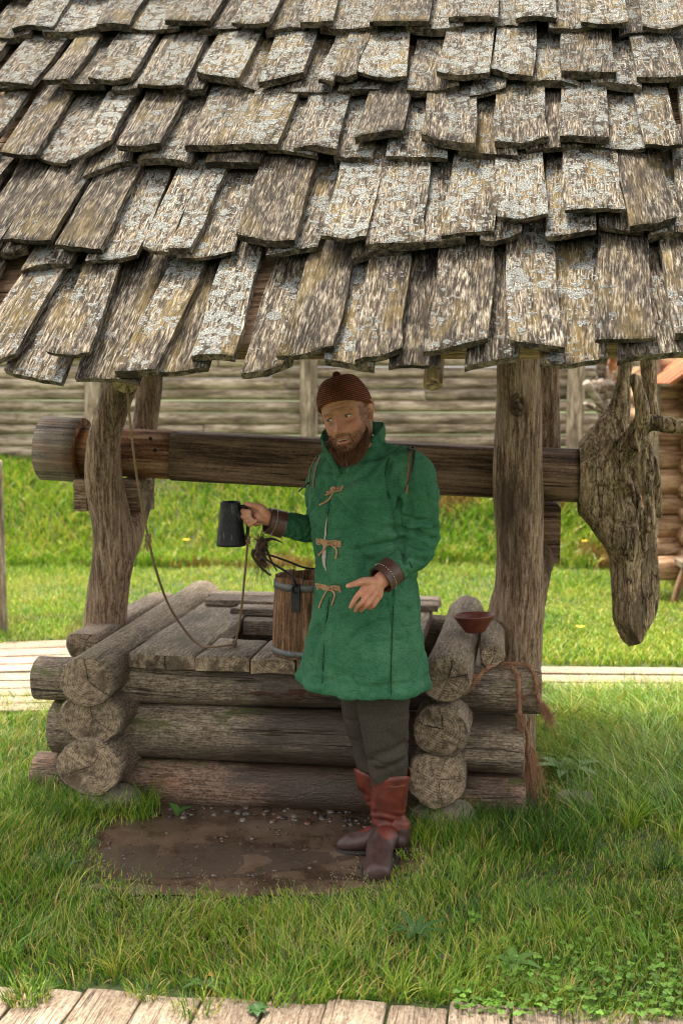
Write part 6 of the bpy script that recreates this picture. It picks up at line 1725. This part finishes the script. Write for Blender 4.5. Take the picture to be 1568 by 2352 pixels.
def plant(name, label, cat, x, y, leaves, z=.012, group=None):
    c = np.array(onz(x, y, z)); t = thing(name, label, cat, c, group)
    for (az, el, ln, wd, col, lob) in leaves:
        d = (math.cos(az) * math.cos(el), math.sin(az) * math.cos(el), math.sin(el))
        v, f, cc = leaf(c, d, (0, 0, 1), ln, wd, col, lob); me = mesh_of('leaf', v, np.array(f), [LEAF]); col_attr(me, cc); link('leaf', me, t)
    return t
def make_plants():
    rg = random.Random(6)
    g1, g2, g3 = (.075, .165, .03), (.05, .12, .028), (.10, .20, .035)
    plant('broadleaf_weed', 'lobed green weed growing between the front planks', 'weed', 588, 2322, [(a, .30, .034 * rg.uniform(.7, 1.2), .026, g2, 3) for i, a in enumerate((.2, 1.1, 2.0, 3.0, 3.9, 4.9, 5.7))], .022)
    plant('broadleaf_weed', 'thin ragged weed sprig on the front planks left of the lobed weed', 'weed', 470, 2268, [(a, .25, .065, .018, g2, 4) for a in (.1, .8, 2.6, 3.3, 5.6)], .022)
    plant('plantain', 'two-leaved green seedling at the foot of the front logs', 'plant', 408, 1876, [(.25, .7, .075, .038, g2, 0), (2.4, .9, .07, .035, g1, 0)], 0)
    plant('plantain', 'broad-leaved plantain rosette in the grass below the boots', 'plant', 955, 2165, [(a, .75, .12 * rg.uniform(.7, 1.1), .022, g2, 0) for i, a in enumerate((.3, 1.2, 2.0, 2.9, 3.7, 4.4, 5.2, 5.9))])
    plant('plantain', 'large pale-leaved dock in long grass right of the post', 'plant', 1300, 1790, [(a, .6, .19 * rg.uniform(.7, 1.1), .055, (.12, .21, .06), 0) for a in (.2, 1.3, 2.4, 3.4, 4.3, 5.3)])
    plant('plantain', 'small broad-leaved rosette at the right end of the planks', 'plant', 1180, 2225, [(a, .5, .09 * rg.uniform(.7, 1.1), .03, g3, 0) for a in (.5, 1.6, 2.7, 3.6, 4.6, 5.7)])
    # clover carpet on the right
    V, F, C, k = [], [], [], 0; r2 = np.random.default_rng(2)
    for q in range(900):
        x = r2.uniform(1040, 1568); y = r2.uniform(2080, 2330)
        if r2.uniform() > .25 + .75 * float(sstep(0, 170, y - 2080 - (1568 - x) * .12)): continue
        c = np.array(onz(x, y, r2.uniform(.018, .05))); a0 = r2.uniform(0, 6.28); r = r2.uniform(.0045, .008); col = np.array((.11, .22, .028)) * r2.uniform(.75, 1.5); tl = r2.normal(size=2) * .25
        for j in range(3):
            a = a0 + j * 2.094; cc = c + np.array((math.cos(a), math.sin(a), 0)) * r * .9
            ring = [cc + np.array((math.cos(b) * r * .85, math.sin(b) * r * .85, tl[0] * math.cos(b) * r + tl[1] * math.sin(b) * r)) for b in np.linspace(0, 6.283, 8, endpoint=False)]
            V += [cc - (0, 0, .001)] + ring; F += [(k, k + 1 + i, k + 1 + (i + 1) % 8) for i in range(8)]; C += [col * 1.25] + [col] * 8; k += 9
    me = mesh_of('clover', np.array(V), np.array(F), [LEAF]); col_attr(me, np.array(C)); tag(link('clover', me), 'patch of clover leaves in the grass at lower right', 'clover', kind='stuff')
    # fallen leaves and flowers
    for (x, y, col, ln, lb, nm, cat) in ((1005, 2205, (.10, .075, .085), .05, 'curled grey dead leaf at the edge of the planks', 'fallen_leaf', 'leaf'), (468, 2245, (.36, .20, .05), .045, 'yellow-brown fallen leaf lying by the front planks', 'fallen_leaf', 'leaf')):
        c = onz(x, y, .03); v, f, cc = leaf(np.array(c), (1, .3, .02), (0, 0, 1), ln * .8, ln * .5, col, 0, .25); me = mesh_of(nm, v, np.array(f), [LEAF]); col_attr(me, cc); tag(link(nm, me), lb, cat)
    for i, (x, y, z, lb) in enumerate(((1434, 1541, .14, 'left of two yellow buttercups in front of the right-hand path'), (1456, 1542, .14, 'right of two yellow buttercups in front of the right-hand path'), (1332, 1440, .06, 'yellow flower in the lawn beyond the right-hand path'), (1342, 1243, .06, 'yellow flower at the foot of the bank right of the post'), (428, 1240, .06, 'pale yellow flower at the foot of the bank left of the mug'))):
        d = onz(x, y, z) if i != 3 and i != 4 else at(x, y, 10.8); c = np.array(d); t = thing('buttercup', lb, 'flower', (c[0], c[1], float(gz(np.array([c[0]]), np.array([c[1]]))[0])), 'yellow flowers in the lawn')
        r = .012 if i < 2 else .035; k = 6; V = [c]; 
        for j in range(k * 2): a = j * math.pi / k; V.append(c + np.array((math.cos(a), math.sin(a) * .8, .25 if j % 2 == 0 else .05)) * r * (1 if j % 2 == 0 else .7))
        me = mesh_of('petals', V, [(0, 1 + j, 1 + (j + 1) % (2 * k)) for j in range(2 * k)], [simple('petal', (.75, .50, .03), .6) if i == 0 else bpy.data.materials['petal']]); link('petals', me, t)
        zb = float(gz(np.array([c[0]]), np.array([c[1]]))[0])
        link('stem', mesh_of('stem', *tube([(c[0], c[1], zb), (c[0], c[1], (zb + c[2]) / 2), tuple(c)], .0018, 5), [simple('stem', (.07, .14, .03)) if i == 0 else bpy.data.materials['stem']]), t)
make_plants()
